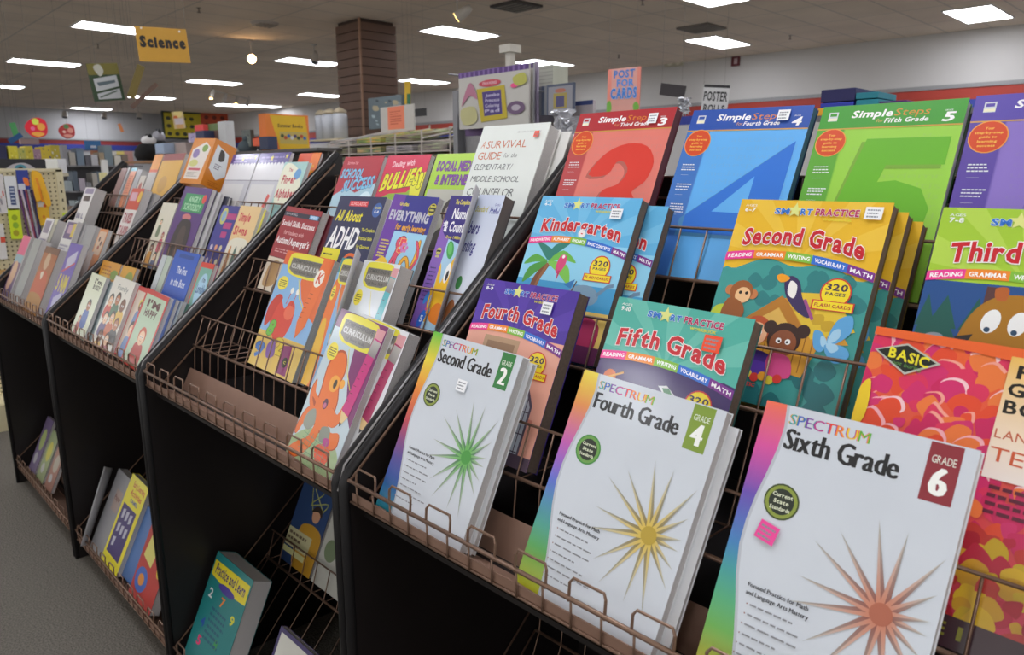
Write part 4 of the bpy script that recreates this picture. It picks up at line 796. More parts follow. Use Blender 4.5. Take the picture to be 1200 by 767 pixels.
for k in range(3):
    book(('first book behind the purple green-labelled one, white edges', 'second book behind the purple green-labelled one', 'third and last book behind the purple green-labelled one')[k], 't3', -1.585+.022*k, .225, .283-.006*k, -.01, .012, None, group='books stacked behind the purple book', spine='#4c4c5c', cover=('#d0d0d0', '#3c3c4c', '#c8c4c0')[k], off=.020+.018*k, rot=.03, hard=True)
book('indigo picture book with magenta lettering, between purple and orange-topped books', 't3', -1.257, .132, .227, -.02, .012, lambda a: (a.rect(0, 0, 1, 1, '#2e2f8c'), a.ell(.3, .14, .17, .11, '#c8c868'), a.ell(.3, .14, .11, .07, '#88b0d0'), *[a.rect(.45, .1+.12*k, .95-.1*k, .18+.12*k, '#b8347c') for k in range(3)], *[a.ell(.2+.25*(k % 3), .55+.18*(k//3), .07, col=('#d0c8d8', '#e8a070', '#d8d0a0')[k % 3]) for k in range(6)]), group=G7, spine='#2e2f8c', cover='#2e2f8c')
book('cream and orange picture book with red curly title and praying figures', 't3', -1.128, .140, .230, -.02, .012, lambda a: (a.rect(0, 0, 1, 1, '#e8c890'), a.blob([(0, .5), (.5, .4), (1, .5), (1, 1), (0, 1)], '#e4e0cc'), a.text('Simple', .15, .09, .5, .1, '#c83040', 'h'), a.text('Signs', .1, .26, .6, .1, '#c83040', 'h'), *[a.blob([(x, .6), (x+.06, .5), (x+.12, .6), (x+.14, .95), (x-.02, .95)], c) for x, c in ((.15, '#c08040'), (.4, '#4c6c5c'), (.65, '#8c6c3c'), (.82, '#5c4c40'))]), group=G7, spine='#e0c898', cover='#d8d8d0')
book('pale yellow and white book wedged beside the rack edge in the third row', 't3', -1.04, .062, .225, -.02, .012, lambda a: (a.rect(0, 0, .5, 1, '#c8ccc4'), a.rect(.5, 0, 1, 1, '#e0d848')), group=G7, off=.01, spine='#c8ccc4', cover='#c8ccc4')
# hang packs with purple scalloped headers
def pack(x0, w, lb, art2):
    def f(a):
        a.rect(0, 0, 1, 1, '#c4c4cc'); a.rect(0, .0, 1, .17, '#47348c')
        a.words(.1, .05, .8, .02, 2, '#9a8cc8', 2.4, 3); star5(a, .45, .07, .06, '#e0d040'); star5(a, .9, .05, .05, '#e0d040')
        for k in range(9): a.ell(.055+.111*k, .172, .058, col='#e0e0e4', n=12)
        a.rect(0, .18, 1, .36, '#e0e0e4'); a.rect(0, .365, 1, .375, '#8c8c98'); a.rect(.06, .42, .82, 1, '#d8d8d8'); art2(a)
    return book(lb, 't4', x0, w, .262, 0, .01, f, cat='craft pack', group='hanging packs with purple scalloped headers', spine='#c8c8d0', cover='#c0c0c8', name='craft_pack', off=.012)
pack(-1.543, .200, 'left clear pack with a purple scalloped header and green sticker', lambda a: (a.ell(.6, .78, .08, col='#a8d87c'), a.ell(.3, .9, .14, .06, '#b8a0a8')))
pack(-1.337, .212, 'right clear pack with a purple scalloped header and a red pencil drawing', lambda a: (a.line([(.6, .9), (.75, .55)], .09, '#d85048'), *[a.line([(.3+.1*k, 1), (.4+.08*k, .75)], .03, '#8c6c60') for k in range(4)]))
book('turquoise picture book titled The Finger Alphabet', 't4', -1.120, .144, .222, 0, .012, lambda a: (a.rect(0, 0, 1, 1, '#a0ccc8'), a.blob([(.05, .05), (.6, .08), (.95, .3), (.9, .55), (.1, .6)], '#e4e4cc'), a.ell(.72, .18, .14, .08, '#5c9ad0'), a.text('The', .3, .09, .16, .05, '#b02c3c', 'b'), a.text('Finger', .15, .2, .55, .11, '#b82c3c', 'h'), a.text('Alphabet', .06, .40, .8, .12, '#b82c3c', 'h'), *[a.poly([(.1+.16*k, 1), (.18+.16*k, .66+.04*(k % 2)), (.28+.16*k, 1)], c) for k, c in enumerate(('#2c8a8c', '#4c6cb0', '#2c9a74', '#c84050', '#3c8a9a'))]), group=G7, spine='#d8dcd8', cover='#c0dcd8')
book('orange and red card pack at the top right of the third rack', 't4', -1.105, .13, .265, 0, .008, lambda a: (a.rect(0, 0, 1, 1, '#e87828'), a.rect(0, 0, .6, 1, '#d8502c'), a.words(.65, .15, .3, .03, 2, '#e8b828', 2.2, 2), a.words(.5, .4, .4, .03, 3, '#e8e0c8', 2.2, 2)), cat='card pack', group=G7, spine='#2c5cb0', cover='#5c1c28', off=.03, name='card_pack')
# orange carton standing on top
def carton(lb, P, rot, w, d, h, grp=None):
    t = thing('activity_box', lb, 'box', P, rot, grp)
    boxpart('carton', mat('orange carton', '#d8862a', .35), t, 0, 0, 0, w, d, h, bevel=.001)
    a = Art(w, h, 6e-5); a.rect(0, 0, 1, 1, '#d8862a'); a.poly([(.1, .25), (.62, .08), (.9, .2), (.8, .9), (.12, .9)], '#e4dcd4'); a.ell(.32, .34, .15, .1, '#8c78b0'); a.ell(.66, .22, .13, .08, '#7ca040'); a.ell(.35, .55, .2, .08, '#d0d080'); a.rect(.2, .66, .75, .71, '#c85868'); a.words(.2, .75, .5, .02, 3, '#b0a8a0', 2)
    a.build('cover_print', t, M_PRINT, (0, -.0003, 0))
    a = Art(d, h, 6e-5); a.rect(0, 0, 1, 1, '#cf7c24'); a.poly([(.15, .1), (.75, .2), (.9, .65), (.55, .8), (.1, .62)], '#d8dce0'); a.blob([(.35, .18), (.55, .2), (.62, .36), (.4, .4)], '#3c3430'); a.words(.3, .48, .35, .02, 3, '#6c5c70', 2.2, 3); a.words(.25, .85, .5, .02, 3, '#b06018', 2, 4)
    a.build('side_print', t, M_PRINT, (w+.0003, 0, 0), (0, 0, pi/2)); return t
P = Vector((-1.775, .40+.15*sin(TB), 1.24+.15*cos(TB)))
carton('orange activity carton leaning out on top of the third rack', P, (-TB, .03, .10), .152, .085, .175)
book('orange picture book below the orange carton', 't4', -1.80, .17, .215, 0, .015, lambda a: (a.rect(0, 0, 1, 1, '#d8862a'), a.blob([(.1, .3), (.6, .12), (.9, .3), (.85, .9), (.15, .9)], '#ccd0d4')), group=G7, spine='#e0a060', cover='#c87828')
# lower bin of the third rack
def c_yel(a):
    a.rect(0, 0, 1, 1, '#e8dc20'); a.text('Early Learning', .25, .05, .65, .06, '#c83c28', 'b'); a.text('Activities', .25, .14, .6, .06, '#c83c28', 'b'); a.text('GAMES', .35, .23, .4, .04, '#2c4c9a', 'b'); a.rect(.1, .32, .85, .88, '#3a2a6c')
    for k in range(7): a.poly([(.2+.2*(k % 3), .38+.16*(k//3)), (.34+.2*(k % 3), .36+.16*(k//3)), (.32+.2*(k % 3), .46+.16*(k//3)), (.22+.2*(k % 3), .48+.16*(k//3))], '#b8b8c8')
t_ = book('grey paperback with a brown label, in the lower bin of the third rack', 'b1', -1.775, .13, .285, -.01, .03, lambda a: (a.rect(0, 0, 1, 1, '#8c8c90'), a.rect(.4, .2, .85, .45, '#a08c84'), a.text('Paper', .42, .26, .4, .06, '#6c3c2c', 'b')), group=G6, spine='#8c8c90', cover='#808084', rot=.04)
curl(t_, -.03, .28, .05, 1.3, lean=-.02, name='curled_page', col='#77797c')
book('yellow activity book with a purple picture panel, in the lower bin', 'b1', -1.650, .160, .305, -.005, .022, c_yel, group=G6, spine='#e8dc20', cover='#b8b8b8', rot=.06)
book('grey-edged book copy between the yellow and the red board game books', 'b1', -1.50, .10, .24, -.005, .03, lambda a: a.rect(0, 0, 1, 1, '#4c74b0'), group=G6, spine='#4c74b0', cover='#8a8c90', off=.02)
book('red, blue and yellow book with a target pattern, lowest in the third rack', 'b1', -1.36, .19, .215, -.01, .03, lambda a: (a.rect(0, 0, 1, 1, '#b8342c'), a.poly([(.2, .0), (.6, .05), (.5, .5), (.1, .42)], '#d8d070'), a.ell(.3, .72, .25, .17, '#3c64b8'), a.ell(.3, .72, .12, .08, '#d8882c'), a.ell(.85, .4, .12, .14, '#d8c82c')), group=G6, spine='#3c64b8', cover='#8c9098')
# ---------------- fourth rack
G8 = 'small books in the far rack'
far = [  # tier,x0,w,top,bot,t,front,cover,label,off
 ('t4', -2.654, .08, .213, .03, .02, '#7c5048', '#8c6058', 'faded red book leftmost in the top row of the far rack', 0),
 ('t4', -2.565, .02, .215, .03, .03, '#9c9ca0', '#8c8c90', 'grey-edged book beside the faded red one in the far rack', 0),
 ('t4', -2.52, .075, .213, .03, .02, 'STR', '#9c9ca0', 'slim book with an orange strip cover in the far rack', 0),
 ('t4', -2.435, .06, .205, .03, .03, '#a0a0a4', '#9a9a9e', 'grey-edged book between two small labelled books in the far rack', 0),
 ('t4', -2.368, .07, .176, .03, .02, 'SM', '#9c9c9c', 'short book with a little cream cover in the far rack', 0),
 ('t4', -2.285, .095, .272, .03, .02, 'OR', '#b8a088', 'tall orange-topped book left of the yellow one in the far rack', 0),
 ('t4', -2.178, .225, .272, .03, .02, 'YE', '#c8a030', 'glossy yellow book with a dark red top in the far rack', 0),
 ('t3', -2.760, .155, .268, .02, .045, 'ED', '#8c8878', 'white book with dark lettering and a dark photo, left in the far rack', 0),
 ('t3', -2.130, .135, .272, .04, .03, 'AX', '#a8a8ac', 'red and white book with red lettering in the far rack', 0),
 ('t3', -2.105, .135, .268, .04, .02, None, '#98989c', 'grey-edged copy behind the red and white book', .035),
 ('t2', -2.860, .14, .270, .04, .02, 'GR', '#8c8c90', 'white book with a grey photo top, leftmost in the second row of the far rack', 0),
 ('t2', -2.71, .05, .270, .04, .04, 'YG', '#6c7478', 'narrow cream and grey book in the second row of the far rack', 0),
 ('t2', -2.515, .155, .276, .04, .02, 'PU', '#a0a0a0', 'white book with a purple picture top in the second row of the far rack', 0),
 ('t2', -2.500, .155, .274, .02, .05, None, '#9c9ca0', 'thick grey-edged book in the second row of the far rack', .022),
 ('t2', -2.345, .13, .274, .02, .02, '#a4a4a4', '#9c9ca0', 'grey book standing in the middle of the far rack second row', .03),
 ('t2', -2.052, .10, .262, .06, .015, 'CAT', '#b8b0a0', 'orange book with a face drawing beside the far rack edge', 0),
 ('t1', -2.850, .135, .283, -.01, .02, 'PK', '#c04878', 'glossy pink and violet book at the left end of the front tray', 0),
 ('t1', -2.715, .02, .283, -.01, .04, '#a8a8ac', '#a0a0a4', 'first grey-edged book in the front tray of the far rack', 0),
 ('t1', -2.66, .12, .281, -.01, .04, '#9aa0a4', '#98989c', 'thick grey book with a green top edge in the front tray', .004),
 ('t1', -2.425, .21, .262, -.01, .03, 'PE', '#5c3c2c', 'brown and orange book with a bearded figure in the front tray', 0),
 ('t1', -2.110, .155, .297, .0, .02, 'NM', '#9c9cb0', 'purple book with yellow numbers in the front tray beside the rack edge', 0),
 ('t1', -2.085, .06, .29, .0, .04, None, '#a4a4a8', 'grey-edged copy behind the purple number book', .024),
]
def fart(k):
    D = {'STR': lambda a: (a.rect(0, 0, 1, 1, '#d88860'), a.rect(0, 0, 1, .08, '#70b8c8'), a.words(.15, .2, .7, .03, 8, '#b04830', 2, 3)),
     'SM': lambda a: (a.rect(0, 0, 1, 1, '#c8c0b4'), a.ell(.5, .4, .25, .2, '#a84c40')),
     'OR': lambda a: (a.rect(0, 0, 1, 1, '#b8b4b0'), a.rect(0, 0, 1, .3, '#e89a3c'), a.rect(0, .28, 1, .33, '#d85c34'), a.rect(.3, .65, .9, .9, '#b04050')),
     'YE': lambda a: (a.rect(0, 0, 1, 1, '#dca82a'), a.rect(0, 0, 1, .12, '#8c2424'), a.ell(.4, .55, .2, .15, '#c89838')),
     'ED': lambda a: (a.rect(0, 0, 1, 1, '#e4e2e0'), a.rect(.1, .02, .9, .12, '#8c80a0'), a.rect(.2, .16, .8, .26, '#3c2420'), a.text('READ', .1, .5, .35, .09, '#3c3c80', 'b'), a.text('L', .6, .5, .15, .09, '#3c3c80', 'b'), a.ell(.5, .8, .15, .06, '#e0b0b0')),
     'AX': lambda a: (a.rect(0, 0, 1, 1, '#e4e0dc'), a.rect(0, 0, 1, .38, '#d0401c'), a.rect(.1, .07, .6, .22, '#d8a8b8'), a.ell(.85, .15, .15, .1, '#e8c040'), a.text('TAXES', .12, .45, .7, .16, '#a8283c', 'h'), a.text('TAXIS', .1, .68, .7, .14, '#c05060', 'b')),
     'GR': lambda a: (a.rect(0, 0, 1, 1, '#dcdce0'), a.rect(.1, .05, .8, .3, '#88809c'), a.words(.1, .42, .8, .03, 2, '#6c6ca0'), a.text('EL', .4, .65, .4, .12, '#5c5c80', 'b')),
     'YG': lambda a: (a.rect(0, 0, 1, 1, '#d4d4b4'), a.rect(0, .1, 1, .9, '#a8a89c')),
     'PU': lambda a: (a.rect(0, 0, 1, 1, '#dcdcdc'), a.rect(.1, .03, .95, .34, '#5c4884'), a.rect(.3, .08, .8, .24, '#c0a0b8'), a.rect(.7, .05, .95, .3, '#d8c050'), a.words(.1, .45, .8, .03, 2, '#8888a8'), a.text('BR', .25, .68, .45, .13, '#6868a0', 'b')),
     'CAT': lambda a: (a.rect(0, 0, 1, 1, '#d8884c'), a.rect(.1, .05, .9, .5, '#dcc0a8'), a.ell(.35, .2, .1, col='#5c3c3c'), a.ell(.65, .28, .1, col='#5c3c3c'), a.ell(.5, .36, .12, .04, '#a84c40')),
     'PK': lambda a: (a.rect(0, 0, 1, 1, '#7c3c74', '#4c3c70'), a.rect(0, 0, 1, .32, '#e0548c'), a.rect(0, .30, 1, .42, '#8cb0c0'), a.blob([(.2, .45), (.6, .42), (.8, .6), (.5, .85), (.15, .8)], '#d8b090')),
     'PE': lambda a: (a.rect(0, 0, 1, 1, '#a85c34'), a.rect(0, 0, 1, .1, '#6c3c34'), a.ell(.45, .22, .17, .13, '#c8a88c'), a.blob([(.1, .45), (.4, .36), (.8, .42), (.95, .8), (.1, .85)], '#c04c2c'), a.blob([(.3, .4), (.5, .38), (.45, .5)], '#dcd0c0'), a.blob([(.0, .75), (.5, .7), (1, .78), (1, 1), (0, 1)], '#b07c34')),
     'NM': lambda a: (a.rect(0, 0, 1, 1, '#6a58b8'), a.poly([(.2, .2), (.8, .08), (.85, .22), (.3, .36)], '#c8c8e0'), a.line([(.1, .38), (.9, .24)], .05, '#d04c50'), a.text('5 NM', .1, .42, .75, .2, '#e0d040', 'h'), a.poly([(.2, .72), (.75, .62), (.8, .74), (.25, .86)], '#b8b8d8'))}
    if k is None: return None
    return D.get(k) or gl(k)
for tr, x0, w, top, bot, t, fr, cv, lb, of in far:
    c = cv if (fr is None or fr in ('STR', 'SM')) else cv
    book(lb, tr, x0, w, top, bot, t, fart(fr), group=G8, spine=cv, cover=cv, off=of, step=8e-5)
for k, (x, c, c2) in enumerate(((-2.80, '#6c5c80', '#a8b870'), (-2.66, '#8c9a6c', '#c8c040'), (-2.52, '#9c6c5c', '#b0a898'))):
    book(('violet booklet in the lower bin at the far end of the row', 'green and yellow booklet in the lower bin at the far end of the row', 'brownish booklet in the lower bin at the far end of the row')[k], 'b1', x, .11, .24-.03*k, -.01, .014, (lambda c, c2: lambda a: (a.rect(0, 0, 1, 1, c), a.ell(.5, .4, .3, .2, c2), a.ell(.4, .75, .2, .1, '#b8b8b8')))(c, c2), group=G6, spine=c, cover=c, off=.02, step=8e-5)

# ================================================================== goods and fixtures beyond the racks
def pkg(label, cat, rect, X=None, Y=None, d=.05, col='#aaaaaa', art=None, group=None, name=None, zb=None, mt=None, tilt=0, drop=None):
    x0, y0, x1, y1 = rect; xc, yc = (x0+x1)/2, (y0+y1)/2
    if Y is not None:
        a, b = at(x0, yc, Y=Y), at(x1, yc, Y=Y); w = b.x-a.x; zt, z0 = at(xc, y0, Y=Y).z, at(xc, y1, Y=Y).z; loc = (a.x, Y, z0); rz = 0
    else:
        a, b = at(x0, yc, X=X), at(x1, yc, X=X); w = b.y-a.y; zt, z0 = at(xc, y0, X=X).z, at(xc, y1, X=X).z; loc = (X, a.y, z0); rz = pi/2
    if zb is not None: z0 = zb; loc = (loc[0], loc[1], z0)
    h = zt-z0
    t = thing(name or cat.replace(' ', '_'), label, cat, loc, (0, tilt, rz), group)
    boxpart('body', mat('card '+str(col), col, .6, noise=.06), t, 0, 0, 0, w, d, h, bevel=min(.002, d*.2))
    if art:
        A_ = Art(w, h, 2e-4); art(A_); A_.build('front_print', t, mt or M_CARD, (0, -.001, 0))
    t['w'] = w; t['h'] = h
    if drop is not None:
        b_ = t.children[0]; b_.scale.z = (z0+h-drop)/h; b_.location.z = drop-z0
    return t
def speck(bg, cols, n, seed, tx=None):
    def f(a):
        a.rect(0, 0, 1, 1, bg); r = random.Random(seed)
        for i in range(n): x, y, k = r.uniform(.05, .85), r.uniform(.05, .85), r.uniform(.05, .16); a.blob([(x, y), (x+k, y+.02), (x+k*1.1, y+k), (x+.02, y+k*.9)], cols[i % len(cols)], 3)
        if tx: a.text(tx, .15, .2, .7, .15, '#222222', 'b')
    return f
def fixture(label, X0, X1, Y0, Y1, zt, col='#b9b19c', shelves=(.4, .8, 1.15), face='X', name='store_shelf'):
    t = thing(name, label, 'shelf', ((X0+X1)/2, (Y0+Y1)/2, 0)); cx, cy = (X0+X1)/2, (Y0+Y1)/2; mt = mat('painted shelf '+col, col, .55)
    boxpart('base', mt, t, X0-cx, Y0-cy, 0, X1-cx, Y1-cy, .12)
    if face == 'X': boxpart('back_panel', mt, t, X0-cx, Y0-cy, .12, X0-cx+.02, Y1-cy, zt)
    else: boxpart('back_panel', mt, t, X0-cx, Y1-cy-.02, .12, X1-cx, Y1-cy, zt)
    for s in (*shelves, zt): boxpart('shelf_board', mt, t, X0-cx, Y0-cy, s-.02, X1-cx, Y1-cy, s)
    return t
# pegboard end stand
XP = -4.0
y1p = at(70, 240, X=XP).y; ztp = at(40, 198.5, X=XP).z
t = thing('pegboard_stand', 'cream pegboard stand hung with small goods at the left edge', 'display stand', (XP, y1p, 0))
M = bpy.data.materials.new('cream pegboard'); M.use_nodes = True; nt = M.node_tree; bs = nt.nodes['Principled BSDF']
tc = nt.nodes.new('ShaderNodeTexCoord'); sp = nt.nodes.new('ShaderNodeVectorMath'); sp.operation = 'MODULO'; sp.inputs[1].default_value = (.0254,)*3
ad = nt.nodes.new('ShaderNodeVectorMath'); ad.operation = 'ADD'; ad.inputs[1].default_value = (25.4, 25.4, 25.4)
sb = nt.nodes.new('ShaderNodeVectorMath'); sb.operation = 'SUBTRACT'; sb.inputs[1].default_value = (.0127,)*3
mu = nt.nodes.new('ShaderNodeVectorMath'); mu.operation = 'MULTIPLY'; mu.inputs[1].default_value = (0, 1, 1)
ln_ = nt.nodes.new('ShaderNodeVectorMath'); ln_.operation = 'LENGTH'; lt = nt.nodes.new('ShaderNodeMath'); lt.operation = 'LESS_THAN'; lt.inputs[1].default_value = .0048
mx = nt.nodes.new('ShaderNodeMix'); mx.data_type = 'RGBA'; mx.inputs[6].default_value = (*lin('#d0c5a0'), 1); mx.inputs[7].default_value = (*lin('#4a4232'), 1)
L = nt.links.new; L(tc.outputs['Object'], ad.inputs[0]); L(ad.outputs[0], sp.inputs[0]); L(sp.outputs[0], sb.inputs[0]); L(sb.outputs[0], mu.inputs[0]); L(mu.outputs[0], ln_.inputs[0]); L(ln_.outputs['Value'], lt.inputs[0]); L(lt.outputs[0], mx.inputs[0]); L(mx.outputs[2], bs.inputs['Base Color']); bs.inputs['Roughness'].default_value = .7
boxpart('peg_panel', M, t, -.01, -.9, .15, 0, 0, ztp-.01); cream = mat('cream painted frame', '#cfc5a2', .5)
boxpart('top_rail', cream, t, -.02, -.9, ztp-.012, .008, .03, ztp+.006); up = boxpart('upright', cream, t, -.02, 0, 0, .008, .035, ztp)
sl = MB(); sl.box(0, 0, 0, .002, .007, .016); smh = sl.mesh('slot', mat('dark slot', '#2a2418', .8))
for k in range(26):
    o = bpy.data.objects.new('slot', smh); COL.objects.link(o); o.parent = up; o.location = (.0075, .014, .1+k*.05)
boxpart('base', cream, t, -.45, -.9, 0, .25, .035, .15)
GP = 'goods hanging on the cream pegboard'
def hang(label, cat, rect, col, art=None, d=.012, name=None): return pkg(label, cat, rect, X=XP+.012+d, d=d, col=col, art=art, group=GP, name=name)
hang('white blister card with dark lettering on the pegboard', 'pack', (7, 206, 21, 246), '#d8dadc', lambda a: (a.rect(0, 0, 1, 1, '#dadcde'), a.rect(.3, .3, .75, .85, '#3a4a78'), *[a.rect(.35, .35+.1*k, .7, .39+.1*k, '#b8c0d0') for k in range(5)]))
hang('white blister card cut by the left edge of the photo', 'pack', (-6, 204, 6, 250), '#c8c4c4', speck('#d0cccc', ['#8c8890', '#c84838', '#a8a4a0'], 10, 3))
t = hang('blue header card of the striped pencil pack', 'pack', (20, 199, 34, 222), '#2c3c8c', lambda a: (a.rect(0, 0, 1, 1, '#2c3c90'), a.blob([(.5, .4), (.9, .45), (.95, .8), (.6, .75)], '#e87830'), a.rect(0, .7, .6, 1, '#c8ccd4')))
pc = ['#5c3060', '#c8b8c8', '#30306c', '#8c3850', '#b0b0bc', '#24284c']
a_, b_ = at(24, 222, X=XP+.03), at(40, 286, X=XP+.03)
t = thing('pencil_bundle', 'bundle of striped purple and white pencils hanging on the pegboard', 'pencils', tuple(a_), group=GP)
for k in range(7):
    b = MB(); y0_ = .012*k-.01; b.tube([(.004*(k % 2), y0_, 0), (.004*(k % 2), (b_.y-a_.y)*.7+y0_*.7+.01*(k % 3), b_.z-a_.z+.02*(k % 2))], .0055, 6); b.build('pencil', mat('pencil '+pc[k % 6], pc[k % 6], .4), t)
def clapper(rect, col, lb):
    x0, y0, x1, y1 = rect; P, Q = at(x0, y0, X=XP+.03), at(x1, y1, X=XP+.03); w_, h_ = Q.y-P.y, P.z-Q.z
    t = thing('hand_clapper', lb, 'toy', (XP+.03, P.y, Q.z), group=GP); b = MB()
    pts = smooth_pts([(.0*w_, .95*h_), (.3*w_, h_), (.6*w_, .9*h_), (.8*w_, .55*h_), (w_, .1*h_), (.75*w_, 0), (.45*w_, .2*h_), (.1*w_, .15*h_), (-.02*w_, .5*h_)], 3)
    b.prism([(p[0], p[1]) for p in pts], 'X', 0, .012); b.build('palm', mat('yellow plastic', col, .35), t)
    b = MB(); b.tube([(.015, .25*w_, .8*h_), (.02, .35*w_, .5*h_), (.015, .45*w_, .15*h_)], .006, 6); b.build('handle', mat('orange plastic', '#e08a18', .35), t)
clapper((36, 200, 60, 242), '#e8b018', 'yellow plastic hand shaped toy hanging on the pegboard')
hang('yellow card pack with a white label below the yellow hand toy', 'pack', (43, 224, 57, 264), '#e8b41c', lambda a: (a.rect(0, 0, 1, 1, '#ecb81e'), a.rect(.1, .12, .7, .45, '#e0dcd4'), a.ell(.7, .42, .12, .05, '#e06030'), a.ell(.5, .75, .12, .05, '#d88018')))
hang('lime green card of round erasers on the pegboard', 'pack', (11, 244, 25, 280), '#c8dc1c', lambda a: (a.rect(0, 0, 1, 1, '#ccde20'), a.ell(.5, .3, .25, .1, '#94a818'), a.ell(.5, .55, .25, .1, '#8cb428'), a.ell(.45, .8, .25, .1, '#a8a020')))
hang('white card with a red corner at the left edge of the pegboard', 'pack', (-6, 262, 5, 284), '#d4d0cc', lambda a: (a.rect(0, 0, 1, 1, '#d8d4d0'), a.rect(.5, .7, 1, 1, '#d85038')))
hang('white flat card below the red cornered one on the pegboard', 'pack', (-6, 284, 8, 304), '#dcd8d4')
hang('orange and brown packet low on the pegboard', 'pack', (-4, 316, 12, 332), '#c89850', speck('#c89c5c', ['#d8b070', '#9c5c30'], 6, 9))
hang('small lime green card at the right edge of the pegboard', 'card', (74, 249, 86, 258), '#c8dc28')

# shelf behind the pegboard stand
fixture('cream store shelf behind the pegboard stand with an eye picture on top', -5.1, -4.5, -.6, at(80, 200, X=-4.5).y, 1.415)
pkg('long picture with a staring eye on the shelf behind the pegboard', 'picture', (-8, 186, 54, 200), X=-4.5, d=.03, col='#15161c', zb=1.416, art=lambda a: (a.rect(0, 0, 1, 1, '#14151c'), a.blob([(.2, .8), (.35, .4), (.6, .3), (.8, .75), (.7, 1), (.3, 1)], '#a8a4a8', 3), a.ell(.5, .68, .12, .3, '#3c8090'), a.ell(.5, .66, .05, .14, '#101418')))
pkg('white carton at the end of the shelf behind the pegboard', 'box', (54, 186, 68, 200), X=-4.49, d=.12, col='#dcdcd4', zb=1.416)
pkg('white rounded packet beside the white carton', 'packet', (69, 186, 78, 200), X=-4.6, d=.04, col='#c8c8cc', zb=1.416)
fixture('tall shelf with yellow book sets near the left edge', -7.1, -6.4, at(-8, 190, X=-6.4).y, at(74, 190, X=-6.4).y, at(40, 187.5, X=-6.4).z, '#8c8c90')
zt_ = at(40, 187.5, X=-6.4).z
for k, (a0, a1, yt, c, cs) in enumerate(((10, 21, 171, '#d8cc38', ['#e8e070', '#b8a828']), (21, 30, 173, '#b8b458', ['#d8d8b0', '#6c8c4c']), (30, 39, 171, '#c8b83c', ['#8c8428', '#e0d870']), (39, 48, 175, '#a08090', ['#c8a8b0', '#6c5070']), (48, 60, 172, '#d0b838', ['#2c2c60', '#3c3870']), (60, 70, 170, '#b8a83c', ['#d0ccc0', '#a89830']))):
    pkg(('yellow book set with pale lettering, leftmost on the tall shelf', 'cream and green book set on the tall shelf', 'yellow book set with a dark picture on the tall shelf', 'mauve box on the tall shelf between yellow sets', 'yellow box with navy diagonal stripes on the tall shelf', 'yellow and grey box at the right end of the tall shelf')[k], 'box', (a0, yt, a1, 187.5), X=-6.42, d=.2, col=c, zb=zt_, art=speck(c, cs, 7, k), group='boxes on the tall shelf at the left')
pkg('dark blue and brown box at the left edge of the tall shelf', 'box', (-6, 170, 8, 187), X=-6.42, d=.2, col='#2c2c50', zb=zt_)
pkg('flat mauve board lying above the yellow sets', 'board', (24, 163, 46, 169), X=-6.5, d=.05, col='#8c7478')
# hanging things
M_STR = mat('thin hanging line', '#6a6764', .6)
def strings(t, pts, top=CEIL):
    for x, y, z in pts:
        wl = t.location; b = MB(); iv = t.matrix_basis.inverted()
        p = iv @ Vector((x, y, z)); q = iv @ Vector((x, y, top)); b.tube([p, q], .0009, 4); b.build('hanging_line', M_STR, t)
def hsign(label, cat, quad, X=None, Y=None, art=None, col='#888', name='hanging_sign', line=True, d=.006):
    "flat hanging board given by its four corners on one plane"
    Pq = [at(*q, X=X, Y=Y) for q in quad]; c = Pq[3]; ux = Pq[2]-Pq[3]; uy = Pq[0]-Pq[3]; w_, h_ = ux.length, uy.length
    ux = ux.normalized(); n = ux.cross(uy).normalized(); uz = n.cross(ux); m = Matrix((ux, -n, uz)).transposed().to_4x4(); m.translation = c
    t = thing(name, label, cat); t.matrix_world = m; t.matrix_basis = m
    boxpart('board', mat('board '+col, col, .6), t, 0, 0, 0, w_, d, h_)
    if art: A_ = Art(w_, h_, 2e-4); art(A_); A_.build('front_print', t, M_CARD, (0, -.001, 0))
    if line:
        for q in (Pq[0]+ux*.1*w_, Pq[1]-ux*.1*w_): strings(t, [tuple(q)])
    return t
hsign('mustard yellow hanging sign reading Science', 'sign', [(162, 31), (223, 36), (223.5, 74), (164, 72)], X=-4.5, col='#c09030', art=lambda a: (a.rect(0, 0, 1, 1, '#c4932e'), a.text('Science', .07, .28, .86, .28, '#1c1814', 'o'), a.ell(.12, .04, .02, col='#e8e8e8', n=8), a.ell(.86, .08, .02, col='#e8e8e8', n=8)))
hsign('green framed hanging chart with white pictures, left of the yellow sign', 'sign', [(108, 75), (144, 74.5), (147, 117), (111, 119)], X=-6, col='#2c4028', art=lambda a: (a.rect(0, 0, 1, 1, '#31482c'), a.rect(0, 0, 1, .3, '#7c7430'), a.blob([(.2, .1), (.4, .02), (.5, .2), (.35, .34)], '#c8c8bc'), a.poly([(.12, .40), (.88, .32), (.9, .62), (.14, .74)], '#c4c8cc'), a.poly([(.14, .80), (.9, .68), (.9, .95), (.15, .95)], '#c4c8cc'), a.poly([(.2, .5), (.8, .45), (.8, .52), (.25, .6)], '#5c6c74'), a.line([(.2, .9), (.8, .74)], .05, '#5c6c60')))
hsign('narrow yellow-brown hanging chart seen edge on beside the green chart', 'sign', [(146, 70), (151, 72), (158, 116), (149, 112)], X=-5.8, col='#7c6c34')
hsign('second narrow hanging chart with a violet edge beside the green chart', 'sign', [(155, 80), (159, 82), (156, 128), (152, 124)], X=-5.7, col='#6c5448')
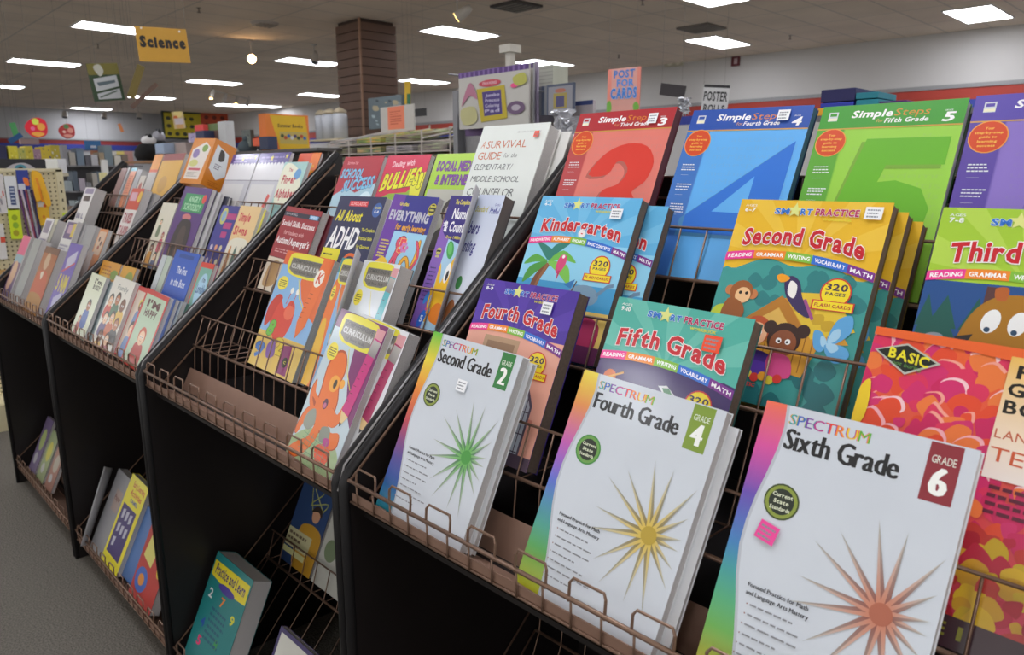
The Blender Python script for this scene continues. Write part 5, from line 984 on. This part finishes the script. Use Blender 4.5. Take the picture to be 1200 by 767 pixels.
def orn(label, c, r, X, cols, name='apple_ornament'):
    P = at(*c, X=X); d_ = (P-Vector((CX, CY, CZ))).dot(F); R_ = r*d_/FPX
    t = thing(name, label, 'ornament', tuple(P), (0, 0, pi/2)); b = MB()
    pts = [(R_*cos(a)*(1-.08*cos(3*a)), R_*sin(a)*(1+.06*sin(2*a))) for a in [2*pi*k/26 for k in range(26)]]
    b.prism(pts, 'Y', 0, .012); b.build('disc', mat('ornament '+cols[0], cols[0], .4), t)
    A_ = Art(2*R_, 2*R_, 3e-4); A_.ell(.45, .2, .16, col=cols[1]); A_.ell(.68, .45, .18, col=cols[2]); A_.ell(.3, .55, .1, col=cols[3]); A_.blob([(.2, .8), (.5, .7), (.8, .8), (.5, .95)], cols[2], 3); A_.build('front_print', t, M_PRINT, (-R_, -.002, -R_))
    strings(t, [(P.x, P.y, P.z+R_)])
orn('large bright red and yellow apple ornament hanging at the left', (43.5, 149.5), 11.5, -8, ['#f02038', '#e8f048', '#ffb030', '#ff70a0'])
orn('smaller dark red apple ornament hanging right of the large one', (79, 153.5), 8.5, -8.5, ['#b83434', '#4c7c3c', '#e09080', '#f0c0b0'])
hsign('small orange and white hanging cut-out of a carrot', 'ornament', [(139, 145), (146, 144), (145.5, 154), (142, 155)], X=-9, col='#c87840', name='hanging_cutout')
hsign('green vertical hanging cut-out at the left', 'ornament', [(14, 144), (20, 145), (23, 159), (16, 160)], X=-9, col='#4c9c5c', name='hanging_cutout')
hsign('blue tilted hanging board at the left, over the tall shelf', 'sign', [(8, 164), (25, 156), (27.5, 160), (13, 168.5)], X=-7, col='#245c94')
hsign('blue hanging sign with a small white mark over the far counter', 'sign', [(101, 165), (119, 165), (119, 176), (100, 176)], X=-10, col='#28649c', art=lambda a: (a.rect(0, 0, 1, 1, '#2a68a0'), a.rect(.35, .5, .7, .75, '#b8c8d8')))
t = hsign('tall bottle shaped yellow and white ornament hanging before the bulletin board', 'ornament', [(204, 131), (217, 129), (218, 150), (205, 151)], X=-6, col='#e0b868', name='bottle_ornament', art=lambda a: (a.rect(0, 0, 1, 1, '#d8c08c'), a.ell(.5, .15, .4, .2, '#f0dc90'), a.ell(.25, .35, .2, .12, '#e07838'), a.rect(.1, .4, .9, .75, '#d8ccd0'), a.rect(.2, .75, .8, 1, '#e0b070')))
hsign('black hanging plate before the grey wall', 'sign', [(773, 97), (802, 101.5), (801.5, 115), (772.5, 111)], Y=5, col='#2c2729')
hsign('small black hanging plate right of the brown pillar', 'sign', [(484, 128), (499.5, 126), (499.5, 135.5), (484, 137)], Y=5.5, col='#2c2c2e')
hsign('pale hanging sign with black top bar reading POSTER ROLLS', 'sign', [(822, 99), (852, 104), (851, 133), (821, 131)], Y=5, col='#c4c4c4', art=lambda a: (a.rect(0, 0, 1, 1, '#c6c6c6'), a.rect(0, 0, 1, .10, '#1c1a1c'), a.text('POSTER', .05, .25, .9, .32, '#1c1c1e', 'b'), a.text('ROLLS', .1, .72, .8, .26, '#1c1c1e', 'b')))
hsign('pink hanging sign with blue letters reading POST CARDS', 'sign', [(710, 82), (749.5, 81), (749, 130), (711, 132)], Y=4, col='#d8988c', art=lambda a: (a.rect(0, 0, 1, 1, '#d49a8e'), a.rect(0, 0, .12, 1, '#dc8474'), a.rect(.9, 0, 1, 1, '#dc8474'), a.text('POST', .2, .05, .62, .16, '#3a74c0', 'h'), a.text('FOR', .3, .26, .5, .15, '#4888d4', 'h'), a.text('CARDS', .12, .46, .78, .22, '#3c78c8', 'h', '#b0ccec'), a.blob([(0, .8), (.1, .72), (.16, .9), (.1, 1), (0, 1)], '#70ac40', 3), a.blob([(.82, .85), (.92, .78), (1, .9), (.95, 1), (.85, 1)], '#70ac40', 3)))
def wallthing(label, cat, rect, col, art=None, d=.05, name=None):
    q = [(rect[0], rect[1]), (rect[2], rect[1]), (rect[2], rect[3]), (rect[0], rect[3])]; P = []
    for x, y in q:
        dd = F + RR*((x-600)/FPX) - UU*((y-383.5)/FPX); C = Vector((CX, CY, CZ)); P.append(C+dd*((A0-C).dot(wn)/dd.dot(wn)))
    w_ = (P[2]-P[3]).length; h_ = P[0].z-P[3].z; t = thing(name or cat.replace(' ', '_'), label, cat, tuple(P[3]-wn*d), (0, 0, atan2(wd_.y, wd_.x)))
    boxpart('body', mat('card '+col, col, .6), t, 0, 0, 0, w_, d, h_)
    if art: A_ = Art(w_, h_, 5e-4); art(A_); A_.build('front_print', t, M_CARD, (0, -.002, 0))
wallthing('cream emergency light unit on the grey wall', 'emergency light', (780, 69, 801, 79), '#b8b4a0', lambda a: (a.ell(.3, .6, .15, .3, '#d8d4c4'), a.ell(.75, .6, .15, .3, '#d8d4c4')))
wallthing('small dark red square alarm on the grey wall', 'alarm', (858, 67, 867, 78), '#5c2028', lambda a: (a.rect(.35, .2, .8, .8, '#b8a0a4')))
pkg('yellow bulletin board with black drawings on the far wall', 'bulletin board', (191, 131, 236, 163), X=-27, d=.1, col='#26301c', art=lambda a: (a.rect(.04, .06, 1, .94, '#c8b81c'), *[a.ell(.15+.2*(k % 4), .25+.28*(k//4), .06, .07, '#3c3c18') for k in range(12)]))
pkg('orange-red bulletin board with dark drawings on the far wall', 'bulletin board', (236, 131, 278, 163), X=-27, d=.1, col='#3c2418', art=lambda a: (a.rect(0, .06, .95, .94, '#c4502c'), *[a.ell(.15+.22*(k % 4), .22+.28*(k//4), .06, .07, '#6c2c1c') for k in range(12)]))
# far counter and clutter
fixture('long grey shelving with crowded stock in the far left', -10.4, -9.6, at(74, 200, X=-9.6).y, at(168, 200, X=-9.6).y, 1.52, '#77767a', (.5, .9, 1.2))
r = random.Random(21)
cl = ['#8c8c90', '#a8a49c', '#6c7c8c', '#5c5c64', '#b8b8bc', '#9c8c74', '#74848c', '#c8c4b8', '#7c6c60', '#98a4a8', '#586470', '#b0a8b4']
nm = ['grey', 'beige', 'slate blue', 'dark grey', 'pale grey', 'tan', 'steel blue', 'cream', 'brown', 'misty grey', 'deep slate', 'lilac grey']
k = 0
for z0, n in ((1.52, 9), (1.2, 11), (.9, 11)):
    x = 76.0
    for i in range(n):
        w_ = r.uniform(5, 9.5); h_ = r.uniform(.10, .26) if z0 < 1.5 else r.uniform(.12, .3)
        if x+w_ > 167: break
        P = at(x, 200, X=-9.62); zc = at(x+w_/2, 200, X=-9.62)
        yt = 200
        t = pkg(f'small {nm[k % 12]} box on the far grey shelving, {("top", "second", "third")[(1.52, 1.2, .9).index(z0)]} level, number {i+1} from the left'.replace(f', number {i+1} from the left', f', place {i+1} from left'), 'box', (x, 195, x+w_, 205), X=-9.62, d=.25, col=cl[k % 12], group='stock boxes on the far grey shelving', name='stock_box')
        for ch in t.children: ch.scale.z = h_/t['h']
        t.location.z = z0; x += w_+r.uniform(.3, 2); k += 1
for lb, rc, c, Xv in (('white tall roll standing in front of the far shelving', (120, 187, 127, 207), '#d8d8d4', -8.9), ('cream tall roll standing in front of the white one', (118, 202, 126, 215), '#d8cf98', -8.6), ('yellow and green packet above the far shelving', (119, 176, 132, 186), '#b0a838', -9.4), ('orange-brown packet above the far shelving', (108, 176, 118, 190), '#b07858', -9.4), ('bright yellow lit panel behind the far shelving', (137, 177, 146, 190), '#f0e080', -10.5), ('pink poster strip behind the far shelving', (146, 177, 156, 190), '#c89890', -10.5), ('white packet behind the far shelving', (130, 177, 137, 190), '#e8e4dc', -10.5)):
    if Xv < -9.2: Xv = -9.9
    t = pkg(lb, 'packet', rc, X=Xv, d=.06, col=c)
    zf = 1.52 if Xv < -9.2 else 0
    if t.location.z > zf:
        for ch in t.children: ch.scale.z = (t['h']+t.location.z-zf)/t['h']
        t.location.z = zf
# dark stand with toys near the orange carton
ys = 2.0
zb_ = at(165, 188.5, Y=ys).z
fixture('brown topped low stand with toys behind the third rack', at(147, 189, Y=ys).x, at(190, 189, Y=ys).x, ys, ys+.5, zb_, '#94683c', (.5, 1.0), 'Y')
def lump(lb, rc, col, Y, cat='toy', name='soft_toy', top='#e8e8ea'):
    x0, y0, x1, y1 = rc; a, b2 = at(x0, y1, Y=Y), at(x1, y1, Y=Y); zt = at((x0+x1)/2, y0, Y=Y).z; w_ = b2.x-a.x; h_ = zt-a.z; w_ *= .62
    t = thing(name, lb, cat, ((a.x+b2.x)/2, Y+.12, a.z)); b = MB(); b.lathe([(w_*.42, 0), (w_*.5, h_*.2), (w_*.46, h_*.45), (w_*.3, h_*.65), (w_*.12, h_*.7)], 14); o = b.build('body', mat('plush '+col, col, .9), t, smooth=True)
    b = MB(); b.lathe([(w_*.1, h_*.62), (w_*.24, h_*.7), (w_*.27, h_*.82), (w_*.2, h_*.94), (w_*.05, h_)], 12, (w_*.1, 0, 0)); b.build('head', mat('plush '+top, top, .9), t, smooth=True)
    for s in (-1, 1): b = MB(); b.lathe([(w_*.06, 0), (w_*.08, h_*.12), (w_*.03, h_*.2)], 8, (w_*(.1+.16*s), 0, h_*.86)); b.build('ear', mat('plush '+col, col, .9), t, smooth=True)
lump('black soft toy with a white head on the brown topped stand', (152, 158, 170, 188), '#1c1c1e', ys)
lump('grey and dark soft toy beside the black and white one', (166, 152, 181, 188), '#33363a', ys+.1, top='#a8a8b0')
pkg('pale blue plastic cup on the brown topped stand', 'cup', (182, 168, 192, 180), Y=ys+.1, d=.1, col='#a8bcd8')
pkg('grey box with a yellow spot behind the far rack top', 'box', (194, 167, 206, 180), Y=ys+.2, d=.1, col='#9c9ca0', art=lambda a: (a.rect(0, 0, 1, 1, '#a0a0a4'), a.ell(.4, .5, .25, .3, '#c8b048')))
pkg('pinkish grey box beside the grey box with a yellow spot', 'box', (206, 167, 218, 182), Y=ys+.2, d=.1, col='#b4a4a0')
pkg('small violet and white box below the red cushion sign', 'box', (221, 156, 230, 168), Y=ys+.3, d=.1, col='#b0a4cc', drop=at(310, 176, Y=2.1).z, art=speck('#b8acd0', ['#6c6cb0', '#e0e0e8'], 5, 2))
pkg('bright red-pink puffy sign above the violet box', 'sign', (228, 146, 238, 154), Y=ys+.35, d=.05, col='#f0504c', drop=at(310, 176, Y=2.1).z)
pkg('green topped box of cards behind the orange carton', 'box', (239, 145, 256, 165), Y=ys+.4, d=.15, col='#5c6048', drop=at(310, 176, Y=2.1).z, art=lambda a: (a.rect(0, 0, 1, 1, '#6c5048'), a.rect(0, 0, 1, .4, '#6c8450')))
pkg('tall white carton standing behind the orange carton', 'carton', (256, 142, 265, 171), Y=ys+.4, d=.08, col='#d4d6d8', drop=at(310, 176, Y=2.1).z)
pkg('navy box under the red-pink sign', 'box', (229, 153, 239, 163), Y=ys+.3, d=.1, col='#343c60', drop=at(310, 176, Y=2.1).z)
fixture('dark low stand behind the third rack packs', at(215, 190, Y=2.1).x, at(372, 190, Y=2.1).x, 2.1, 2.6, at(310, 176, Y=2.1).z, '#5a5654', (.5, 1.0), 'Y')
zq = at(310, 176, Y=2.1).z
pkg('grey-green framed picture on the dark stand', 'picture', (284, 152, 294, 172), Y=2.2, d=.03, col='#5c6460', art=speck('#68706c', ['#8c9890', '#4c5450'], 5, 6))
lump('dark round soft toy on the dark stand behind the purple packs', (288, 162, 304, 176), '#2c2628', 2.15, top='#5c3030')
lump('slate blue soft toy next to the white carton', (266, 158, 282, 178), '#56646c', 2.1, top='#56646c')
pkg('small orange-red box with a white edge on the dark stand', 'box', (296, 162, 304, 171), Y=2.14, d=.05, col='#e0603c')
pkg('navy blue box left of the yellow book display', 'box', (304, 160, 314, 175), Y=2.13, d=.08, col='#343c58')
pkg('large yellow and orange display box reading Summer Books', 'display box', (312, 134, 362, 176), X=-4.6, d=.12, col='#d8752c', art=lambda a: (a.rect(0, 0, 1, 1, '#d8782c'), a.poly([(.1, .04), (.92, .04), (1, 1), (.3, 1)], '#d4ac1c'), a.text('Summer Books', .27, .27, .58, .09, '#4c3820', 'b'), a.rect(.30, .48, .95, .82, '#b8a458'), *[a.ell(.36+.075*k, .6+.05*(k % 2), .04, col=('#3c4c28', '#b04c28', '#3c64a0', '#c8c8c0', '#4c3c64')[k % 5]) for k in range(8)]))
GJ = 'clear jars on the far cream counter'
fixture('far cream counter with clear jars left of the pillar', at(361, 170, Y=4.6).x, at(396, 170, Y=4.6).x, 4.6, 5.1, at(378, 163, Y=4.6).z, '#c0b494', (.5, 1.0), 'Y')
zj = at(378, 163, Y=4.6).z
for k, (a0, a1, c) in enumerate(((362, 370, '#b4b8c0'), (371, 382, '#bcbcbc'), (383, 393, '#a8acb4'))):
    a, b2 = at(a0, 163, Y=4.7), at(a1, 163, Y=4.7); h_ = at(378, 133, Y=4.7).z-zj; w_ = b2.x-a.x
    t = thing('storage_jar', ('leftmost clear jar on the cream counter', 'middle clear jar on the cream counter, with a shell on top', 'rightmost clear jar beside the pillar')[k], 'jar', ((a.x+b2.x)/2, 4.85, zj), group=GJ)
    b = MB(); b.lathe([(w_*.45, 0), (w_*.46, h_*.9), (w_*.4, h_)], 14); b.build('glass_body', mat('milky plastic', c, .25, spec=.6), t, smooth=True)
    b = MB(); b.lathe([(w_*.42, h_), (w_*.44, h_*1.06), (w_*.3, h_*1.15), (w_*.1, h_*1.22)], 14); b.build('lid', mat('shell tan', ('#a89c84', '#c8b890', '#b8a888')[k], .6), t, smooth=True)
def layered(c):
    k = 'layered paper '+c
    if k in MATS: return MATS[k]
    M = bpy.data.materials.new(k); M.use_nodes = True; nt = M.node_tree; bb = nt.nodes['Principled BSDF']; tc = nt.nodes.new('ShaderNodeTexCoord')
    mp = nt.nodes.new('ShaderNodeMapping'); mp.inputs['Scale'].default_value = (6, .5, 160); nz = nt.nodes.new('ShaderNodeTexNoise'); nz.inputs['Scale'].default_value = 1
    nt.links.new(tc.outputs['Object'], mp.inputs[0]); nt.links.new(mp.outputs[0], nz.inputs['Vector']); cr_ = nt.nodes.new('ShaderNodeValToRGB'); nt.links.new(nz.outputs['Fac'], cr_.inputs[0])
    a_ = lin(c); cr_.color_ramp.elements[0].position = .38; cr_.color_ramp.elements[0].color = (.05, .05, .05, 1); cr_.color_ramp.elements[1].position = .6; cr_.color_ramp.elements[1].color = (*a_, 1)
    e = cr_.color_ramp.elements.new(.5); e.color = (a_[1]*.6, a_[0]*.5, a_[2]*.7, 1); nt.links.new(cr_.outputs[0], bb.inputs['Base Color']); MATS[k] = M; return M
# paper stock rack
Yp = 2.3
t = thing('paper_rack', 'white wire rack with tiers of coloured paper behind the second rack', 'rack', (at(385, 180, Y=Yp).x, Yp, 0)); xo = t.location.x; xw = at(528, 180, Y=Yp).x-xo
Mw = mat('white coated wire', '#b8b0a8', .4)
for k in range(6):
    x = xw*k/5
    b = MB(); b.tube([(x, 0, 0), (x, 0, 1.62+.012*k)], .006, 6); b.tube([(x, .5, 0), (x, .5, 1.72+.012*k)], .006, 6); b.tube([(x, 0, 1.62), (x, .5, 1.72)], .005, 6); b.build('post', Mw, t)
for lv in range(4):
    z = 1.42+.06*lv; b = MB(); b.tube([(0, 0, z), (xw, 0, z)], .005, 6); b.tube([(0, .5, z+.08), (xw, .5, z+.08)], .005, 6); b.build('wire_shelf', Mw, t)
pc2 = ['#c8b0a8', '#c8a070', '#a0a888', '#b8b0a0', '#a87c5c', '#8c9470', '#c0b8b0', '#9c8468', '#c8c0b0']
r = random.Random(5); k = 0
for lv in range(4):
    for s in range(4):
        if lv == 3 and s == 3: continue
        x0_, x1_ = xw*s/4+.03, xw*(s+1)/4-.03; z = 1.427+.06*lv; n_ = .034 if lv < 3 else .03
        b = MB(); b.prism([(.0, z), (.0, z+n_), (.5, z+n_+.08), (.5, z+.08)], 'X', x0_+xo, x1_+xo); c = pc2[(k*4+s) % 9] if lv < 3 else ('#c4aea4', '#e0a458', '#90a468')[s]
        o = b.build('paper_stack', layered(c), None); o.location.y = Yp+.0; k += 1
        tag(o, f'{("bottom", "second", "third", "top")[lv]} tier paper stack in the white wire rack, {("leftmost", "left of middle", "right of middle", "rightmost")[s]}', 'paper', 'paper stacks in the white wire rack')
hsign('white card sign holding an orange notice, over the paper rack', 'sign', [(443, 127), (484, 121), (486, 152), (447, 155)], Y=2.55, col='#c8c4c0', line=False, art=lambda a: (a.rect(0, 0, 1, 1, '#cac6c2'), a.rect(.22, .02, .72, .92, '#f08868'), a.words(.3, .2, .34, .04, 6, '#c85c44', 2.4, 4)))
pkg('pillar poster panel with pale blue pictures', 'poster', (432, 113, 471, 150), Y=5.69, d=.06, col='#607078', art=speck('#6c7c84', ['#a8bcc4', '#48545c', '#98a4a8', '#bcb090'], 16, 8))
hsign('yellow and green rounded bag hanging beside the pillar', 'bag', [(473, 95), (480, 93), (481, 122), (474, 122)], Y=5.4, col='#c8a820', name='hanging_bag', art=lambda a: (a.rect(0, 0, 1, 1, '#cca824'), a.rect(.4, .55, 1, 1, '#2c6c4c')))
# activity pad fixture
Yt = 2.3; xa = at(531, 150, Y=Yt).x; xb = at(672, 150, Y=Yt).x; zt = at(600, 150, Y=Yt).z
t = thing('wire_display', 'tall grey display with hanging activity pads behind the counselor guide', 'display stand', (xa, Yt, 0)); wv = xb-xa; Mg = mat('grey steel upright', '#85868a', .4, .5)
boxpart('post', Mg, t, 0, 0, 0, .04, .06, at(533, 106, Y=Yt).z); boxpart('post', Mg, t, wv-.05, 0, 0, wv, .06, 1.75); boxpart('back_panel', mat('grey perforated panel', '#9a9a9c', .5, .3, noise=.2, scale=60), t, .05, .05, .2, wv-.05, .07, zt+.1)
boxpart('base', Mg, t, 0, -.15, 0, wv, .25, .1)
for hx, hz, hl in ((.15, at(560, 84, Y=2.2).z, .2), (.4, at(600, 84, Y=2.2).z, .2), (wv-.2, at(655, 102, Y=2.1).z, .2), (wv-.1, at(655, 102, Y=2.1).z, .2), (wv-.02, at(680, 121, Y=2.1).z, .1)):
    b = MB(); b.tube([(hx, .06, hz), (hx, .05-hl, hz)], .004, 6); b.build('peg_hook', Mg, t)
def padart(a):
    a.rect(0, 0, 1, 1, '#c4c2bc'); a.rect(0, 0, 1, .09, '#5c4080')
    for k in range(14): a.rect(.02+.07*k, 0, .045+.07*k, .09, '#8468a8')
    a.ell(.47, .24, .16, .06, '#c84858'); a.text('DRAWING', .37, .215, .2, .045, '#e8c0c8', 'b')
    a.poly([(.28, .32), (.68, .30), (.72, .86), (.34, .90)], '#c0ac28'); a.poly([(.36, .38), (.63, .37), (.65, .78), (.39, .80)], '#4c3c80')
    for i, w_ in enumerate(('Jumbo', 'Princess', 'Coloring', 'Pad')): a.text(w_, .41, .42+.09*i, .2, .05, '#c8c0e0', 'b')
    a.blob([(.05, .6), (.15, .25), (.22, .22), (.3, .5), (.18, .42)], '#b87890', 3); a.blob([(.04, .66), (.25, .62), (.28, .88), (.08, .92)], '#c0bc88', 3); a.ell(.84, .7, .12, .11, '#6c5474'); a.ell(.84, .7, .06, .05, '#b8b0bc'); a.ell(.82, .33, .05, .04, '#e8508c'); a.blob([(.8, .2), (.95, .14), (.98, .3), (.85, .34)], '#b8b858', 3)
for k in range(3):
    pkg(('large activity pad with a purple striped top, hanging in front', 'second activity pad right behind the purple striped one', 'rearmost activity pad behind the purple striped one')[k], 'pad', (538+5*k, 80-1*k, 620+5*k, 149), Y=2.12+.05*k, d=.012, col=('#b8b4b0', '#9c9ca0', '#a89cb4')[k], art=padart if k < 2 else None, group='large activity pads hanging on the grey display', name='activity_pad')
for k in range(5):
    pkg(('small dark rimmed activity pad, foremost in its stack', 'second small pad in the dark rimmed stack', 'third small pad in the dark rimmed stack', 'fourth small pad in the dark rimmed stack', 'rearmost small pad in the dark rimmed stack')[k], 'pad', (641-3.4*k, 98+.6*k, 673-3.4*k, 134), Y=2.14+.03*k, d=.01, col=('#50586c', '#74767c')[k % 2], art=(lambda a: (a.rect(0, 0, 1, 1, '#4c5468'), a.rect(.06, .08, .94, 1, '#8c8c94'), a.ell(.5, .22, .2, .07, '#b06c58'), a.rect(.25, .3, .75, .8, '#a0904c'), a.rect(.35, .4, .65, .75, '#4c4870'))) if k == 0 else None, group='small dark rimmed pads on the grey display', name='activity_pad')
pkg('purple strip pad under the large activity pads', 'pad', (545, 149, 600, 158), Y=2.2, d=.01, col='#6c5484')
pkg('pale pad with a navy top edge right of the small pads', 'pad', (672, 118, 695, 135), Y=2.25, d=.02, col='#b0a8ac', art=lambda a: (a.rect(0, 0, 1, 1, '#b0a8ac'), a.rect(0, 0, 1, .3, '#3c487c')))
pkg('stack of pale green-white pads on the grey display', 'pad', (622, 77, 648, 98), Y=2.38, d=.12, col='#b4b6a8', drop=1.0, art=lambda a: (a.rect(0, 0, 1, 1, '#b8baac'), *[a.rect(0, .2*k+.17, 1, .2*k+.2, '#94968a') for k in range(5)]))
t = thing('sign_post', 'white T-shaped post rising above the activity pads', 'post', (at(598, 80, Y=2.6).x, 2.6, 0)); Mp = mat('white plastic post', '#c8c4ba', .5)
boxpart('pole', Mp, t, -.02, -.02, 0, .02, .02, at(598, 60, Y=2.6).z); boxpart('cap', Mp, t, -.045, -.045, at(598, 62, Y=2.6).z, .045, .045, at(598, 53, Y=2.6).z)
# clear plastic holders on the rack tops
Mc = mat('clear plastic', '#e8eaf0', .12, trans=.75, noise=0)
for lb, rc, Yv in (('clear crumpled plastic wrap behind the counselor guide', (648, 128, 672, 166), .85), ('clear plastic sign clip between the red and the blue numeral workbooks', (796, 115, 806, 135), .66)):
    x0, y0, x1, y1 = rc; a, b2 = at(x0, y1, Y=Yv), at(x1, y1, Y=Yv); zt2 = at((x0+x1)/2, y0, Y=Yv).z; n = 9; b = MB(); rr = random.Random(3); vs = []; fs = []
    for i in range(n+1):
        for j in range(n+1): vs.append((a.x+(b2.x-a.x)*i/n+rr.uniform(-.004, .004), Yv+rr.uniform(-.012, .012), a.z+(zt2-a.z)*j/n+rr.uniform(-.004, .004)))
    for i in range(n):
        for j in range(n): fs.append((i*(n+1)+j, (i+1)*(n+1)+j, (i+1)*(n+1)+j+1, i*(n+1)+j+1))
    b.add(vs, fs); o = b.build('plastic_wrap' if y1 > 150 else 'sign_clip', Mc); sd = o.modifiers.new('thickness', 'SOLIDIFY'); sd.thickness = .0012; tag(o, lb, 'plastic')
# stacked boxes on the fixture behind the green workbook
fixture('tall grey shelf behind the numeral workbooks', at(955, 135, Y=2.2).x, at(1199, 120, Y=2.2).x+.6, 2.2, 2.7, at(990, 134, Y=2.2).z, '#67666a', (.5, 1.0, 1.4), 'Y')
for lb, rc, c, dd in (('navy flat box on top of the pile behind the green workbook', (962, 104, 1002, 119), '#1c1c54', .2), ('bright blue box under the navy one', (961, 120, 1000, 134), '#2438a8', .2), ('teal folder stack right of the navy box', (1003, 108, 1029, 115.5), '#1c7c8c', .18), ('second teal folder stack under the first', (1003, 116.5, 1029, 125), '#1a8494', .18), ('purple box at the foot of the teal folders', (1030, 118, 1062, 128), '#4c2c70', .18)):
    pkg(lb, 'box', rc, Y=2.25, d=dd, col=c)
pkg('yellow-orange rounded packet before the bright blue box', 'packet', (958, 126, 984, 135), Y=2.2, d=.03, col='#e8a828')
# ceiling hung spot lights, vents, sprinklers
M_WHT = mat('white enamel', '#b4aea6', .4)
M_WARM = mat('lit warm lamp lens', '#ffe0b0', .3, noise=0, emit='#ffc878', es=18)
M_WARMB = mat('lit bright warm lamp lens', '#ffe8c8', .3, noise=0, emit='#ffc888', es=60)
def spot(label, px, py, zz, r_, L_, dirv, lens=None, body=None):
    P = at(px, py, Z=zz); t = thing('ceiling_spotlight', label, 'spotlight', (P.x, P.y, CEIL)); dv = Vector(dirv).normalized(); q = dv.to_track_quat('Z', 'Y').to_matrix().to_4x4()
    b = MB(); b.lathe([(.05, -.02), (.05, 0)], 14); b.build('canopy', M_WHT, t); b = MB(); b.tube([(0, 0, 0), (0, 0, zz-CEIL+L_*.3)], .008, 6); b.build('stem', M_WHT, t)
    b = MB(); b.lathe([(r_*.5, -L_), (r_*.8, -L_*.7), (r_, 0), (r_*1.02, .01)], 18); o = b.build('lamp_head', body or M_WHT, t, smooth=True); q.translation = Vector((0, 0, zz-CEIL)); o.matrix_basis = q
    b = MB(); b.lathe([(r_*.85, .011), (r_*.85, .014)], 18); o2 = b.build('lamp_lens', lens or mat('dark lamp lens', '#4c5054', .2), o)
toc = lambda P: Vector((CX, CY, CZ))-P
spot('pale spotlight with a warm lit lens near the top centre', 536, 20, 3.25, .07, .2, (-.7, -.5, -.55), M_WARM)
spot('glowing warm spotlight facing the camera, above the ceiling lights at left', 295, 69, 3.3, .08, .15, toc(at(295, 69, Z=3.3)), M_WARMB)
spot('grey spotlight in front of the ceiling light left of the pillar', 369, 73, 3.3, .07, .2, (.3, -.3, -1))
for lb, px, py in (('white far spotlight above the dark red apple ornament', 76, 137), ('white far spotlight in the middle of the left wall', 122, 138), ('white far spotlight beside the bulletin boards', 163, 138)): spot(lb, px, py, 3.25, .09, .2, (.3, -.2, -1))
P = at(250, 106, Z=3.5); Q = at(292, 116, Z=3.5)
st_ = [(0, 0, 0), tuple(Q-P)]
t = thing('track_light', 'white ceiling track with small lit spotlights at the upper left', 'track light', tuple(P)); b = MB(); b.tube([(0, 0, 0), tuple(Q-P)], .02, 6); b.build('track', M_WHT, t)
for s_ in st_: b = MB(); b.tube([s_, (s_[0], s_[1], CEIL-P.z)], .01, 6); b.build('stem', M_WHT, t)
for k in range(4):
    p_ = (Q-P)*(k/3); b = MB(); b.tube([tuple(p_), tuple(p_+Vector((.05, -.1, -.2)))], .045, 8); h_ = b.build('lamp_head', M_WHT, t)
    if k in (0, 2): b = MB(); b.lathe([(.04, 0), (.04, .01)], 10, (p_.x+.05, p_.y-.1, p_.z-.22)); b.build('lamp_lens', M_WARM, h_)
for k, (px, py) in enumerate(((38, 82), (233, 12), (753, 3), (725, 66), (926, 44), (100, 131), (142, 121), (115, 54))):
    P = at(px, py, Z=CEIL-.03); t = thing('sprinkler', ('sprinkler head left, over the apple ornaments', 'sprinkler head right of the yellow sign', 'sprinkler head at the top edge, right of centre', 'sprinkler head over the pink hanging sign', 'sprinkler head left of the upper right light', 'sprinkler head far left by the lowest light', 'sprinkler head near the hanging charts', 'sprinkler head above the hanging charts')[k], 'sprinkler', (P.x, P.y, CEIL)); b = MB(); b.lathe([(.008, -.05), (.008, -.005), (.035, 0)], 8); b.build('nozzle', mat('brass sprinkler', '#6c6258', .4, .6), t); b = MB(); b.lathe([(.025, -.06), (.025, -.055)], 8); b.build('deflector', mat('brass sprinkler', '#6c6258', .4, .6), t)
for k, (px, py, w_, l_) in enumerate(((605, 6, .5, .5), (310, 27, .35, .35), (822, 32, .55, .55))):
    P = at(px, py, Z=CEIL); t = thing('air_vent', ('dark opened ceiling vent at the top centre', 'round white ceiling vent near the glowing spotlight', 'grey ceiling vent above the two right lights')[k], 'vent', (P.x, P.y, CEIL)); c = ('#3c3632', '#b0a8a0', '#6c665f')[k]; b = MB()
    if k == 1: b.lathe([(w_*.5, -.03), (w_*.6, 0)], 20)
    else: b.box(-w_/2, -l_/2, -.03, w_/2, l_/2, 0)
    b.build('housing', mat('vent '+c, c, .6), t)
    for j in range(5): boxpart('louvre', mat('vent blade', '#8a847c', .5), t, -w_*.4, -l_*.38+j*l_*.18, -.04, w_*.4, -l_*.38+j*l_*.18+.012, -.03)
